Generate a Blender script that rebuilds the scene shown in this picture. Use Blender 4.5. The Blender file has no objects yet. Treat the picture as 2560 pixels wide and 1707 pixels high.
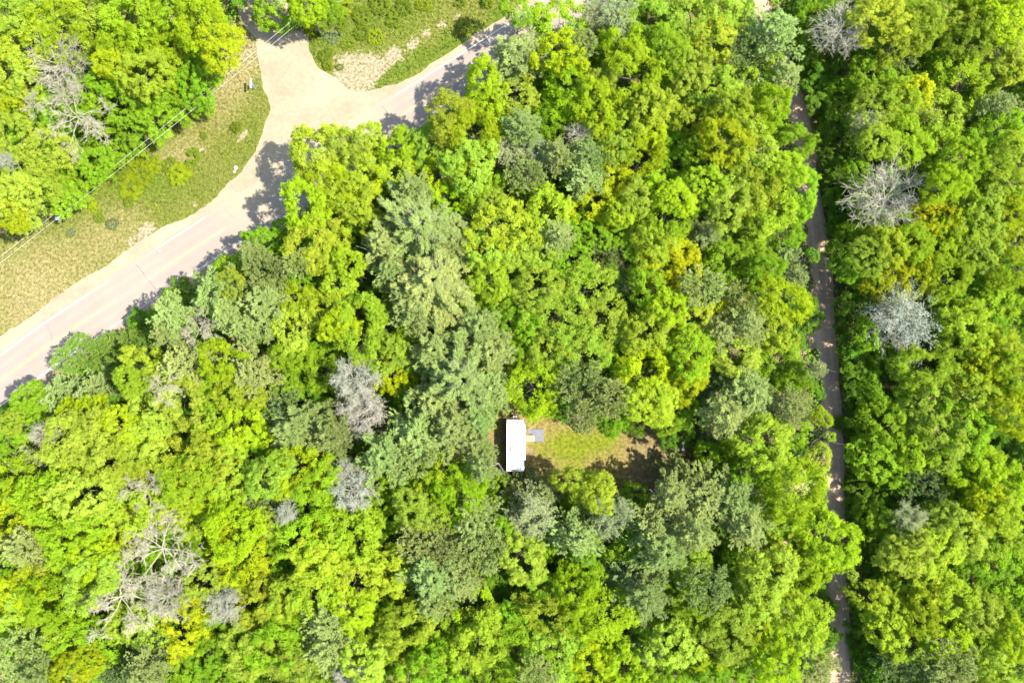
import bpy, bmesh, math, random
import numpy as np
from mathutils import Vector, Matrix, Quaternion

# ------------------------------------------------------------------ camera
SC = bpy.context.scene
COL = SC.collection
FPX, CX, CY, HCAM = 1994.0, 1280.0, 853.5, 121.0      # focal length in photo pixels, principal point, flying height
look = Vector((80.0, 116.5, -1994.0)).normalized()
zc = -look
xc = Vector((0, 1, 0)).cross(zc).normalized()
yc = zc.cross(xc).normalized()
ROT = Matrix((xc, yc, zc)).transposed()
cam_d = bpy.data.cameras.new('camera')
cam_d.sensor_width = 36.0
cam_d.lens = 36.0 * FPX / 2560.0
cam_d.clip_start = 1.0
cam_d.clip_end = 9000.0
cam = bpy.data.objects.new('camera', cam_d)
cam.matrix_world = Matrix.Translation((0, 0, HCAM)) @ ROT.to_4x4()
COL.objects.link(cam)
SC.camera = cam

# ------------------------------------------------------------------ sky, sun, exposure
SUN_EL, SUN_AZ = math.radians(57.0), math.radians(98.0)       # azimuth clockwise from +Y
world = bpy.data.worlds.new('World')
SC.world = world
world.use_nodes = True
wn = world.node_tree
sky = wn.nodes.new('ShaderNodeTexSky')
sky.sky_type = 'NISHITA'
sky.sun_disc = False
sky.sun_elevation = SUN_EL
sky.sun_rotation = SUN_AZ
wn.links.new(sky.outputs[0], wn.nodes['Background'].inputs[0])
wn.nodes['Background'].inputs[1].default_value = 0.15
sun_d = bpy.data.lights.new('sun', 'SUN')
sun_d.energy = 3.8
sun_d.angle = math.radians(0.53)
sun_d.color = (1.0, 0.95, 0.86)
sun = bpy.data.objects.new('sun', sun_d)
sdir = Vector((math.cos(SUN_EL) * math.sin(SUN_AZ), math.cos(SUN_EL) * math.cos(SUN_AZ), math.sin(SUN_EL)))
sun.rotation_euler = sdir.to_track_quat('Z', 'Y').to_euler()
sun.location = sdir * 200
COL.objects.link(sun)
SC.view_settings.view_transform = 'Standard'
SC.view_settings.look = 'None'
SC.view_settings.exposure = 2.46
SC.view_settings.gamma = 1.0
SC.view_settings.use_curve_mapping = False
SC.cycles.max_bounces = 6
SC.cycles.diffuse_bounces = 4
SC.cycles.transmission_bounces = 4
SC.cycles.transparent_max_bounces = 4

# ------------------------------------------------------------------ helpers
RNG = np.random.default_rng(7)
random.seed(7)
Rm = np.array(ROT)

def G(px, py, z=0.0):
    """point of the place at height z that a photo pixel looks at"""
    d = Rm @ np.array([(px - CX) / FPX, -(py - CY) / FPX, -1.0])
    t = (z - HCAM) / d[2]
    return np.array([d[0] * t, d[1] * t, z])

def Garr(P, z=0.0):
    P = np.asarray(P, float)
    v = np.stack([(P[:, 0] - CX) / FPX, -(P[:, 1] - CY) / FPX, -np.ones(len(P))], 1) @ Rm.T
    t = (z - HCAM) / v[:, 2]
    return np.stack([v[:, 0] * t, v[:, 1] * t, np.full(len(P), z)], 1)

def proj(W):
    W = np.atleast_2d(np.asarray(W, float))
    v = (W - np.array([0, 0, HCAM])) @ Rm
    return np.stack([CX + FPX * v[:, 0] / -v[:, 2], CY - FPX * v[:, 1] / -v[:, 2]], 1)

def inpoly(P, poly):
    P = np.atleast_2d(P); x, y = P[:, 0], P[:, 1]
    poly = np.asarray(poly, float); ins = np.zeros(len(P), bool)
    j = len(poly) - 1
    for i in range(len(poly)):
        xi, yi = poly[i]; xj, yj = poly[j]
        c = ((yi > y) != (yj > y)) & (x < (xj - xi) * (y - yi) / ((yj - yi) or 1e-9) + xi)
        ins ^= c; j = i
    return ins

def link(o, parent=None):
    COL.objects.link(o)
    if parent is not None: o.parent = parent
    return o

def tag(o, label=None, cat=None, group=None, kind=None):
    if label: o['label'] = label
    if cat: o['category'] = cat
    if group: o['group'] = group
    if kind: o['kind'] = kind
    return o

def np_mesh(name, V, F, mats=(), attrs=None, cols=None, midx=None, smooth=False):
    """V (n,3); F list of arrays, each (m,k) faces with k corners"""
    me = bpy.data.meshes.new(name)
    if not isinstance(F, (list, tuple)): F = [F]
    F = [np.asarray(f, np.int32) for f in F if len(f)]
    nl = sum(f.size for f in F); npoly = sum(len(f) for f in F)
    me.vertices.add(len(V)); me.vertices.foreach_set('co', np.asarray(V, np.float32).ravel())
    me.loops.add(nl); me.loops.foreach_set('vertex_index', np.concatenate([f.ravel() for f in F]))
    me.polygons.add(npoly)
    tot = np.concatenate([np.full(len(f), f.shape[1], np.int32) for f in F])
    st = np.concatenate([[0], np.cumsum(tot)[:-1]]).astype(np.int32)
    me.polygons.foreach_set('loop_start', st)
    me.polygons.foreach_set('loop_total', tot)
    if midx is not None: me.polygons.foreach_set('material_index', np.asarray(midx, np.int32))
    me.polygons.foreach_set('use_smooth', np.full(npoly, smooth))
    for m in mats: me.materials.append(m)
    for k, a in (attrs or {}).items():
        at = me.attributes.new(k, 'FLOAT', 'POINT'); at.data.foreach_set('value', np.asarray(a, np.float32))
    for k, a in (cols or {}).items():
        at = me.attributes.new(k, 'FLOAT_COLOR', 'POINT')
        c = np.ones((len(V), 4), np.float32); c[:, :3] = a; at.data.foreach_set('color', c.ravel())
    me.update(calc_edges=True); me.validate()
    return me

def obj(name, me, parent=None, loc=None, rot=None, scale=None):
    o = bpy.data.objects.new(name, me)
    if loc is not None: o.location = loc
    if rot is not None: o.rotation_euler = rot
    if scale is not None: o.scale = scale
    return link(o, parent)

def empty(name, loc=(0, 0, 0), rz=0.0):
    o = bpy.data.objects.new(name, None); o.empty_display_size = 0.5
    o.location = loc; o.rotation_euler = (0, 0, rz)
    return link(o)

class MB:
    """collects boxes, tubes and prisms into one mesh"""
    def __init__(s): s.bm = bmesh.new()
    def box(s, c, d, bev=0.0, rz=0.0, seg=2):
        b = bmesh.new(); bmesh.ops.create_cube(b, size=1.0)
        bmesh.ops.scale(b, vec=d, verts=b.verts)
        if bev: bmesh.ops.bevel(b, geom=b.edges[:], offset=bev, segments=seg, profile=0.5, affect='EDGES')
        if rz: bmesh.ops.rotate(b, cent=(0, 0, 0), matrix=Matrix.Rotation(rz, 3, 'Z'), verts=b.verts)
        bmesh.ops.translate(b, vec=c, verts=b.verts); s._add(b); return s
    def cyl(s, p0, p1, r0, r1=None, n=12, cap=True):
        r1 = r0 if r1 is None else r1
        p0, p1 = Vector(p0), Vector(p1); d = p1 - p0
        b = bmesh.new()
        bmesh.ops.create_cone(b, cap_ends=cap, segments=n, radius1=r0, radius2=r1, depth=d.length)
        q = Vector((0, 0, 1)).rotation_difference(d.normalized())
        bmesh.ops.rotate(b, cent=(0, 0, 0), matrix=q.to_matrix(), verts=b.verts)
        bmesh.ops.translate(b, vec=(p0 + p1) / 2, verts=b.verts); s._add(b); return s
    def tube(s, pts, r, n=6):
        pts = [Vector(p) for p in pts]; b = s.bm; rings = []
        rr = r if isinstance(r, (list, tuple)) else [r] * len(pts)
        for i, p in enumerate(pts):
            d = (pts[min(i + 1, len(pts) - 1)] - pts[max(i - 1, 0)]).normalized()
            u = d.orthogonal().normalized() if abs(d.z) > .95 else Vector((0, 0, 1)).cross(d).normalized(); v = d.cross(u)
            rings.append([b.verts.new(p + (u * math.cos(2 * math.pi * k / n) + v * math.sin(2 * math.pi * k / n)) * rr[i]) for k in range(n)])
        for a, c in zip(rings, rings[1:]):
            for k in range(n): b.faces.new((a[k], a[(k + 1) % n], c[(k + 1) % n], c[k]))
        b.faces.new(rings[0][::-1]); b.faces.new(rings[-1]); return s
    def prism(s, prof, x0, x1, axis='X'):
        """profile points (u,v) extruded along an axis; X: (y,z), Y: (x,z), Z: (x,y)"""
        f = {'X': lambda u, v, t: (t, u, v), 'Y': lambda u, v, t: (u, t, v), 'Z': lambda u, v, t: (u, v, t)}[axis]
        b = bmesh.new()
        A = [b.verts.new(f(u, v, x0)) for u, v in prof]; B = [b.verts.new(f(u, v, x1)) for u, v in prof]
        n = len(prof)
        for i in range(n): b.faces.new((A[i], A[(i + 1) % n], B[(i + 1) % n], B[i]))
        b.faces.new(A[::-1]); b.faces.new(B); bmesh.ops.recalc_face_normals(b, faces=b.faces); s._add(b); return s
    def sphere(s, c, r, sc=(1, 1, 1), u=14, v=9):
        b = bmesh.new(); bmesh.ops.create_uvsphere(b, u_segments=u, v_segments=v, radius=r)
        bmesh.ops.scale(b, vec=sc, verts=b.verts); bmesh.ops.translate(b, vec=c, verts=b.verts); s._add(b); return s
    def _add(s, b):
        me = bpy.data.meshes.new('t'); b.to_mesh(me); b.free(); s.bm.from_mesh(me); bpy.data.meshes.remove(me)
    def build(s, name, mat, parent=None, smooth=False, **k):
        me = bpy.data.meshes.new(name); s.bm.to_mesh(me); s.bm.free(); me.materials.append(mat)
        if smooth:
            for p in me.polygons: p.use_smooth = True
        return obj(name, me, parent, **k)

# ------------------------------------------------------------------ materials
def mat(name):
    m = bpy.data.materials.new(name); m.use_nodes = True
    nt = m.node_tree; b = nt.nodes['Principled BSDF']; b.inputs['Specular IOR Level'].default_value = 0.25
    return m, nt, b

def N(nt, t, **k):
    n = nt.nodes.new(t)
    for a, v in k.items(): setattr(n, a, v)
    return n

def noise(nt, scale, detail=4.0, rough=0.6, coord='Object'):
    tc = N(nt, 'ShaderNodeTexCoord'); no = N(nt, 'ShaderNodeTexNoise')
    no.inputs['Scale'].default_value = scale; no.inputs['Detail'].default_value = detail; no.inputs['Roughness'].default_value = rough
    nt.links.new(tc.outputs[coord], no.inputs['Vector']); return no.outputs['Fac']

def ramp(nt, fac, stops):
    r = N(nt, 'ShaderNodeValToRGB'); e = r.color_ramp.elements
    while len(e) < len(stops): e.new(0.5)
    for el, (p, c) in zip(e, stops): el.position = p; el.color = (c[0], c[1], c[2], 1)
    nt.links.new(fac, r.inputs[0]); return r.outputs[0]

def mixc(nt, fac, a, b, mode='MIX'):
    m = N(nt, 'ShaderNodeMix', data_type='RGBA', blend_type=mode)
    for sock, v in ((m.inputs[0], fac), (m.inputs[6], a), (m.inputs[7], b)):
        if isinstance(v, bpy.types.NodeSocket): nt.links.new(v, sock)
        elif isinstance(v, (int, float)): sock.default_value = v
        else: sock.default_value = (v[0], v[1], v[2], 1)
    return m.outputs[2]

def attr(nt, name, out='Fac'):
    a = N(nt, 'ShaderNodeAttribute', attribute_name=name); return a.outputs[out]

def math_n(nt, op, a, b=None, clamp=False):
    m = N(nt, 'ShaderNodeMath', operation=op, use_clamp=clamp)
    for s_, v in zip(m.inputs, (a, b)):
        if v is None: continue
        if isinstance(v, bpy.types.NodeSocket): nt.links.new(v, s_)
        else: s_.default_value = v
    return m.outputs[0]

def bump(nt, b, h, strength, dist):
    n = N(nt, 'ShaderNodeBump'); n.inputs['Strength'].default_value = strength; n.inputs['Distance'].default_value = dist
    nt.links.new(h, n.inputs['Height']); nt.links.new(n.outputs[0], b.inputs['Normal'])

def plain(name, c, rough=0.5, metal=0.0, var=0.12, scale=6.0, spec=0.3):
    m, nt, b = mat(name)
    f = noise(nt, scale)
    c0 = [x * (1 - var) for x in c]; c1 = [min(1, x * (1 + var)) for x in c]
    nt.links.new(ramp(nt, f, [(0.3, c0), (0.7, c1)]), b.inputs['Base Color'])
    b.inputs['Roughness'].default_value = rough; b.inputs['Metallic'].default_value = metal
    b.inputs['Specular IOR Level'].default_value = spec
    return m

def leaf_material(name, transl=0.32, colattr=None, rough=0.65, spec=0.07):
    m, nt, b = mat(name)
    if colattr:
        base = attr(nt, colattr, 'Color')
    else:
        oi = N(nt, 'ShaderNodeObjectInfo')
        t = attr(nt, 'tint')
        k = math_n(nt, 'ADD', math_n(nt, 'MULTIPLY', t, 0.6), 0.70)
        hs = N(nt, 'ShaderNodeHueSaturation')
        h = math_n(nt, 'ADD', math_n(nt, 'MULTIPLY', attr(nt, 'hue'), 0.035), 0.4825)
        nt.links.new(h, hs.inputs['Hue']); nt.links.new(k, hs.inputs['Value'])
        nt.links.new(oi.outputs['Color'], hs.inputs['Color'])
        base = hs.outputs[0]
    nt.links.new(base, b.inputs['Base Color'])
    b.inputs['Roughness'].default_value = rough; b.inputs['Specular IOR Level'].default_value = spec
    tr = N(nt, 'ShaderNodeBsdfTranslucent')
    nt.links.new(mixc(nt, 1.0, base, (1.1, 1.2, 0.35), 'MULTIPLY'), tr.inputs['Color'])
    mx = N(nt, 'ShaderNodeMixShader'); mx.inputs[0].default_value = transl
    nt.links.new(b.outputs[0], mx.inputs[1]); nt.links.new(tr.outputs[0], mx.inputs[2])
    nt.links.new(mx.outputs[0], nt.nodes['Material Output'].inputs['Surface'])
    return m

M = {}
M['leaf'] = leaf_material('leaf', 0.45)
M['needle'] = leaf_material('needle', 0.28, rough=0.6)
M['pale_leaf'] = leaf_material('pale_leaf', 0.2, rough=0.7)
M['weed'] = leaf_material('weed', 0.25, colattr='col')

def bark(name, c):
    m, nt, b = mat(name)
    f = noise(nt, 9.0, 6.0, 0.7)
    nt.links.new(ramp(nt, f, [(0.25, [x * .6 for x in c]), (0.75, [x * 1.25 for x in c])]), b.inputs['Base Color'])
    b.inputs['Roughness'].default_value = 0.9
    return m
M['bark'] = bark('bark', (0.055, 0.048, 0.034))
M['pine_bark'] = bark('pine_bark', (0.085, 0.072, 0.055))
M['grey_twig'] = bark('grey_twig', (0.205, 0.190, 0.132))
M['dead_wood'] = bark('dead_wood', (0.205, 0.182, 0.125))

# ------------------------------------------------------------------ the setting: ground, road, dirt road, track, clearing
FOREST_EDGE = [(-260, 640), (-60, 600), (66, 581), (165, 510), (296, 417), (384, 351), (450, 285), (494, 236), (548, 159), (595, 110), (590, 0), (588, -120)]
OPEN_N = FOREST_EDGE + [(700, -120), (1640, -120), (1371, 95), (1040, 330), (680, 585), (406, 757), (153, 940), (-60, 1075), (-260, 1200)]
TRK_R = [(1880, -90), (1920, 0), (1960, 110), (2000, 215), (2024, 290), (2051, 477), (2078, 658), (2090, 860), (2103, 987), (2111, 1179), (2117, 1480), (2126, 1707), (2132, 1850)]
TRK_L = [(x - 54, y) for x, y in TRK_R]
TRACK = TRK_R + TRK_L[::-1]
CLEARING = [(1222, 1200), (1222, 1062), (1258, 1010), (1262, 880), (1286, 880), (1292, 1035), (1480, 1040), (1560, 1050), (1640, 1070), (1700, 1085), (1730, 1120), (1728, 1200), (1705, 1300), (1650, 1300), (1580, 1215), (1480, 1200), (1400, 1215), (1290, 1225)]
OPENS = [OPEN_N, TRACK, CLEARING]

def is_open(P):
    r = np.zeros(len(P), bool)
    for q in OPENS: r |= inpoly(P, q)
    return r

def blobs(P, lst):
    v = np.zeros(len(P))
    for x, y, r, w in lst: v += w * np.exp(-((P[:, 0] - x) ** 2 + (P[:, 1] - y) ** 2) / (r * r))
    return v

DRY = [(150, 700, 180, 0.46), (40, 770, 150, 0.43), (330, 585, 80, 0.30), (260, 560, 80, 0.22), (612, 120, 45, 0.77), (600, 200, 60, 0.58), (540, 280, 60, 0.38), (445, 400, 60, 0.38), (560, 170, 60, 0.68),
       (470, 350, 45, 0.30), (405, 400, 40, 0.34), (900, 40, 60, 0.12), (1060, 90, 40, 0.25), (790, 110, 40, 0.25)]
LUSH = [(640, 220, 28, 0.54), (640, 300, 38, 0.36), (600, 375, 55, 0.42), (520, 455, 60, 0.36), (430, 525, 55, 0.36), (345, 430, 55, 0.54), (400, 340, 50, 0.36), (300, 470, 70, 0.42), (120, 560, 60, 0.30), (200, 520, 60, 0.36),
        (455, 445, 40, 0.36), (370, 450, 50, 0.42), (900, 60, 120, 0.30), (1000, 30, 100, 0.36), (770, 120, 50, 0.42), (745, 60, 50, 0.48), (820, 40, 70, 0.42), (240, 660, 40, 0.12)] + \
       [(940 + 62 * i, 212 - 33 * i, 30, .9) for i in range(6)]
SOIL = [(617, 329, 8, .8), (610, 338, 9, .9), (602, 346, 9, .8), (594, 355, 7, .6), (370, 573, 18, 1.3), (352, 590, 14, 1.0), (325, 605, 16, 1.0), (507, 375, 16, .8), (485, 510, 12, .9), (640, 130, 30, .6), (632, 170, 22, .5), (600, 145, 25, .5),
        (883, 170, 32, 1.2), (932, 165, 36, 1.2), (905, 205, 40, 1.0), (860, 195, 30, .9), (987, 135, 26, 1.0), (1031, 112, 20, .9), (1069, 84, 17, .9), (1108, 61, 15, .8), (1146, 42, 13, .7), (850, 150, 25, .7)]
C_LUSH = [(1400, 1108, 36, .6), (1455, 1108, 44, .6), (1512, 1102, 32, .55), (1350, 1125, 26, .4), (1430, 1150, 50, .35), (1560, 1090, 40, .3)]
C_SOIL = [(1240, 1090, 26, .9), (1325, 1135, 22, .8), (1270, 950, 60, 1.0), (1620, 1110, 55, .8), (1640, 1190, 80, 1.0), (1690, 1260, 60, 1.0), (1255, 1190, 35, 1.0), (1580, 1060, 60, .5), (1380, 1050, 50, .35)]

def sheet(name, poly_px, z, cell, fields, material):
    W = Garr(poly_px); lo = W.min(0)[:2]; hi = W.max(0)[:2]
    nx, ny = (np.ceil((hi - lo) / cell)).astype(int)
    xs = lo[0] + cell * np.arange(nx + 1); ys = lo[1] + cell * np.arange(ny + 1)
    X, Y = np.meshgrid(xs, ys, indexing='ij'); V = np.stack([X.ravel(), Y.ravel(), np.full(X.size, z)], 1)
    I, J = np.meshgrid(np.arange(nx), np.arange(ny), indexing='ij')
    q = np.stack([I * (ny + 1) + J, (I + 1) * (ny + 1) + J, (I + 1) * (ny + 1) + J + 1, I * (ny + 1) + J + 1], -1).reshape(-1, 4)
    cen = V[q].mean(1); q = q[inpoly(proj(cen), poly_px)]
    used = np.unique(q); mp = -np.ones(len(V), int); mp[used] = np.arange(len(used)); V = V[used]; q = mp[q]
    P = proj(V)
    me = np_mesh(name, V, q, [material], attrs={k: np.clip(blobs(P, l), 0, 1.5) for k, l in fields.items()})
    return tag(obj(name, me), kind='structure')

def grass_material(name, green, lush, dry, soil, nscale=1.0):
    m, nt, b = mat(name)
    n1 = noise(nt, 0.35 * nscale, 5, .65); n2 = noise(nt, 2.2 * nscale, 4, .7); n3 = noise(nt, 9.0, 3, .7)
    def thr(a, lo, hi, k=1.1):
        s_ = math_n(nt, 'ADD', attr(nt, a), math_n(nt, 'MULTIPLY', math_n(nt, 'SUBTRACT', math_n(nt, 'ADD', math_n(nt, 'MULTIPLY', n1, .5), math_n(nt, 'MULTIPLY', n2, .5)), .5), k))
        mr = N(nt, 'ShaderNodeMapRange'); mr.inputs[1].default_value = lo; mr.inputs[2].default_value = hi; nt.links.new(s_, mr.inputs[0]); return mr.outputs[0]
    c = mixc(nt, thr('dry', .15, .75), green, dry)
    c = mixc(nt, thr('lush', .2, .7), c, lush)
    c = mixc(nt, thr('soil', .5, .8, 3.0), c, soil)
    c = mixc(nt, 1.0, c, ramp(nt, n3, [(.3, (.62, .62, .62)), (.7, (1.3, 1.3, 1.25))]), 'MULTIPLY')
    c = mixc(nt, 1.0, c, ramp(nt, n2, [(.36, (.5, .56, .42)), (.64, (1.3, 1.25, 1.25))]), 'MULTIPLY')
    nt.links.new(c, b.inputs['Base Color']); b.inputs['Roughness'].default_value = .95; b.inputs['Specular IOR Level'].default_value = .08
    bump(nt, b, n3, .6, .08)
    return m

def dirt_material(name, c, var=.14, fine=14.0):
    m, nt, b = mat(name)
    n1 = noise(nt, .18, 5, .6); n2 = noise(nt, fine, 3, .8); n3 = noise(nt, 1.3, 5, .7)
    k = ramp(nt, n1, [(.3, [x * (1 - var) for x in c]), (.7, [x * (1 + var) for x in c])])
    k = mixc(nt, 1.0, k, ramp(nt, n2, [(.25, (.86, .85, .84)), (.75, (1.08, 1.08, 1.08))]), 'MULTIPLY')
    k = mixc(nt, 1.0, k, ramp(nt, n3, [(.3, (.88, .86, .84)), (.6, (1.04, 1.04, 1.04))]), 'MULTIPLY')
    nt.links.new(k, b.inputs['Base Color']); b.inputs['Roughness'].default_value = .95; b.inputs['Specular IOR Level'].default_value = .1
    bump(nt, b, n2, .4, .03)
    return m

m, nt, b = mat('forest_floor')
f1 = noise(nt, .5, 6, .7); f2 = noise(nt, 5.0, 5, .8)
c = ramp(nt, f1, [(.3, (.07, .052, .03)), (.5, (.09, .07, .038)), (.62, (.05, .08, .014)), (.8, (.04, .08, .012))])
c = mixc(nt, 1.0, c, ramp(nt, f2, [(.25, (.5, .5, .5)), (.75, (1.45, 1.4, 1.3))]), 'MULTIPLY')
nt.links.new(c, b.inputs['Base Color']); b.inputs['Roughness'].default_value = 1.0; b.inputs['Specular IOR Level'].default_value = .05
bump(nt, b, f2, .8, .1)
M['floor'] = m
M['verge'] = grass_material('verge_grass', (.078, .084, .015), (.055, .078, .008), (.140, .118, .050), (.165, .135, .088))
M['lawn'] = grass_material('lawn_grass', (.125, .100, .032), (.090, .106, .008), (.12, .09, .03), (.122, .092, .044), .8)
M['dirt'] = dirt_material('pale_dirt', (.176, .146, .097))
M['sand'] = dirt_material('track_sand', (.235, .165, .105), .2)
M['gravel'] = dirt_material('shoulder_gravel', (.168, .124, .082), .16)

S_ = 4500.0
me = np_mesh('ground', np.array([(-S_, -S_, 0), (S_, -S_, 0), (S_, S_, 0), (-S_, S_, 0)]), np.array([[0, 1, 2, 3]]), [M['floor']])
tag(obj('ground', me), kind='structure')
sheet('grass_verge', OPEN_N, .014, .5, dict(dry=DRY, lush=LUSH, soil=SOIL), M['verge'])
sheet('clearing', CLEARING, .010, .4, dict(dry=[], lush=C_LUSH, soil=C_SOIL), M['lawn'])

def smooth_noise(n, step, amp, rng):
    k = max(4, int(n / step)); c = rng.normal(0, 1, k + 2)
    t = np.linspace(0, k, n); i = np.floor(t).astype(int); f = t - i; f = f * f * (3 - 2 * f)
    return amp * (c[i] * (1 - f) + c[np.minimum(i + 1, k)] * f)

def resample(W, d):
    W = np.asarray(W, float); seg = np.linalg.norm(np.diff(W, axis=0), axis=1); s = np.concatenate([[0], np.cumsum(seg)])
    n = max(2, int(s[-1] / d)); t = np.linspace(0, s[-1], n)
    return np.stack([np.interp(t, s, W[:, k]) for k in range(W.shape[1])], 1)

def catmull(P, k=8):
    P = np.asarray(P, float); Q = np.vstack([2 * P[0] - P[1], P, 2 * P[-1] - P[-2]]); out = []
    for i in range(1, len(Q) - 2):
        a, b_, c_, d = Q[i - 1], Q[i], Q[i + 1], Q[i + 2]
        for t in np.linspace(0, 1, k, endpoint=False):
            out.append(.5 * (2 * b_ + (c_ - a) * t + (2 * a - 5 * b_ + 4 * c_ - d) * t * t + (3 * b_ - a - 3 * c_ + d) * t ** 3))
    out.append(P[-1]); return np.array(out)

def flat_poly(name, W2, z, material, parent=None):
    bm = bmesh.new(); vs = [bm.verts.new((x, y, z)) for x, y in W2]; f = bm.faces.new(vs)
    f.normal_update()
    if f.normal.z < 0: bmesh.ops.reverse_faces(bm, faces=[f])
    bmesh.ops.triangulate(bm, faces=bm.faces[:], ngon_method='EAR_CLIP')
    me = bpy.data.meshes.new(name); bm.to_mesh(me); bm.free(); me.materials.append(material)
    return obj(name, me, parent)

def rough(pts, amp1=.22, amp2=.07, curve=True):
    W = Garr(catmull(pts) if curve else pts)[:, :2]; W = resample(W, .3)
    d = np.gradient(W, axis=0); d /= np.linalg.norm(d, axis=1)[:, None] + 1e-9; n = np.stack([-d[:, 1], d[:, 0]], 1)
    o = smooth_noise(len(W), 9, amp1, RNG) + smooth_noise(len(W), 2, amp2, RNG)
    return W + n * o[:, None]

DN = [(-260, 1010), (-30, 866), (0, 846), (165, 726), (324, 622), (384, 577), (483, 528), (548, 478), (603, 423), (642, 373), (661, 307), (666, 258), (655, 214), (648, 159), (632, 99), (600, 55), (590, 11), (585, -110)]
DE = [(700, -110), (715, 10), (731, 35), (762, 88), (788, 148), (815, 180), (848, 205), (880, 224), (916, 229), (960, 219), (1015, 193), (1080, 160), (1152, 112), (1206, 73), (1256, 40), (1400, -55), (1500, -120)]
poly = np.vstack([rough(DN), rough(DE), Garr([(1560, -110), (1100, 210), (700, 480), (-260, 1100)])[:, :2]])
tag(flat_poly('dirt_road', poly, .020, M['dirt']), kind='structure')
SHO = [(-260, 1225), (-60, 1088), (0, 1046), (153, 940), (285, 846), (406, 762), (494, 706), (680, 590), (900, 444), (1100, 305), (1371, 115), (1600, -40)]
SHI = [(-260, 1165), (0, 1000), (406, 720), (680, 540), (1371, 70), (1600, -90)]
poly = np.vstack([rough(SHO), Garr(SHI[::-1])[:, :2]])
tag(flat_poly('gravel_shoulder', poly, .018, M['gravel']), kind='structure')
poly = np.vstack([rough(TRK_R, .15, .06), rough(TRK_L, .5, .12)[::-1]])
track_o = tag(flat_poly('track', poly, .012, M['sand']), kind='structure')
def rut(o, seed):
    W = resample(Garr(catmull([(x - 27, y) for x, y in TRK_R]))[:, :2], .5); d = np.gradient(W, axis=0); d /= np.linalg.norm(d, axis=1)[:, None]; n = np.stack([-d[:, 1], d[:, 0]], 1)
    r_ = np.random.default_rng(seed); w0 = .26 + smooth_noise(len(W), 5, .05, r_); c0 = o + smooth_noise(len(W), 14, .10, r_); k = len(W); a = np.arange(k - 1)
    V = np.vstack([np.column_stack([W + n * (c0 + w0)[:, None], np.full(k, .016)]), np.column_stack([W + n * (c0 - w0)[:, None], np.full(k, .016)])])
    obj('wheel_rut', np_mesh('wheel_rut', V, np.stack([a, a + k, a + k + 1, a + 1], 1), [M['rut']]), track_o)
M['rut'] = dirt_material('packed_sand', (.26, .19, .125), .15)
rut(.8, 1); rut(-.8, 2)
for lst in ([(1985, 800), (2040, 790), (2050, 860), (2010, 880), (1975, 850)], [(2000, 1170), (2045, 1160), (2060, 1215), (2020, 1240), (1980, 1210)],
            [(1900, 1320), (1960, 1300), (2000, 1340), (1960, 1400), (1900, 1390)], [(2040, 1470), (2070, 1460), (2070, 1530), (2035, 1520)], [(1825, 10), (1870, 0), (1890, 50), (1840, 70)]):
    q = rough(lst + [lst[0]], .35, .1)
    tag(flat_poly('sandy_patch', q[:-1], .008, M['sand']), kind='structure')

# paved road: a crowned strip with faded paint
CL = catmull([(-260, 1133), (-120, 1036), (0, 952), (137, 852), (356, 707), (483, 622), (675, 500), (1031, 270), (1200, 163), (1420, 20), (1640, -122)])
CW = resample(Garr(CL)[:, :2], .6)
cd = np.gradient(CW, axis=0); cd /= np.linalg.norm(cd, axis=1)[:, None]; cn = np.stack([-cd[:, 1], cd[:, 0]], 1)   # +n = north-west side

def strip(name, o0, o1, z, material, parent=None, wob=0.0, cols=1, crown=False, span=None):
    i0, i1 = span or (0, len(CW)); n = i1 - i0
    offs = np.linspace(o0, o1, cols + 1); V = []
    for k, o in enumerate(offs):
        w = smooth_noise(n, 4, wob, RNG) if wob and k in (0, cols) else 0
        p = CW[i0:i1] + cn[i0:i1] * (o + w)[:, None] if wob and k in (0, cols) else CW[i0:i1] + cn[i0:i1] * o
        zz = z + (.05 * (1 - abs(o) / 3.4) if crown else 0)
        V.append(np.column_stack([p, np.full(n, zz)]))
    V = np.vstack(V); q = []
    for k in range(cols):
        a = k * n + np.arange(n - 1); q.append(np.stack([a, a + n, a + n + 1, a + 1], 1)[:, ::-1])
    P = proj(V); dust = np.clip(blobs(P, [(760, 400, 150, 1.1), (860, 300, 120, 1.0), (620, 470, 110, .7), (300, 660, 160, .35)]), 0, 1)
    ao = np.repeat(np.abs(offs), n); wheel = np.exp(-((ao - .95) / .32) ** 2) + np.exp(-((ao - 2.35) / .32) ** 2)
    return obj(name, np_mesh(name, V, np.vstack(q), [material], attrs={'dust': dust, 'wheel': wheel}), parent)

m, nt, b = mat('worn_asphalt')
n1 = noise(nt, .25, 5, .6); n2 = noise(nt, 18, 3, .8); n3 = noise(nt, 1.6, 6, .7)
c = ramp(nt, n1, [(.3, (.152, .122, .096)), (.7, (.172, .142, .114))])
c = mixc(nt, 1.0, c, ramp(nt, n2, [(.25, (.82, .82, .83)), (.75, (1.1, 1.1, 1.1))]), 'MULTIPLY')
c = mixc(nt, math_n(nt, 'MULTIPLY', attr(nt, 'wheel'), n3), c, (.130, .108, .093))
dsum = math_n(nt, 'ADD', attr(nt, 'dust'), math_n(nt, 'MULTIPLY', math_n(nt, 'SUBTRACT', n3, .5), .7))
mr = N(nt, 'ShaderNodeMapRange'); mr.inputs[1].default_value = .15; mr.inputs[2].default_value = .9; nt.links.new(dsum, mr.inputs[0])
c = mixc(nt, mr.outputs[0], c, (.172, .143, .096))
nt.links.new(c, b.inputs['Base Color']); b.inputs['Roughness'].default_value = .9; b.inputs['Specular IOR Level'].default_value = .15
M['asphalt'] = m

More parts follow.
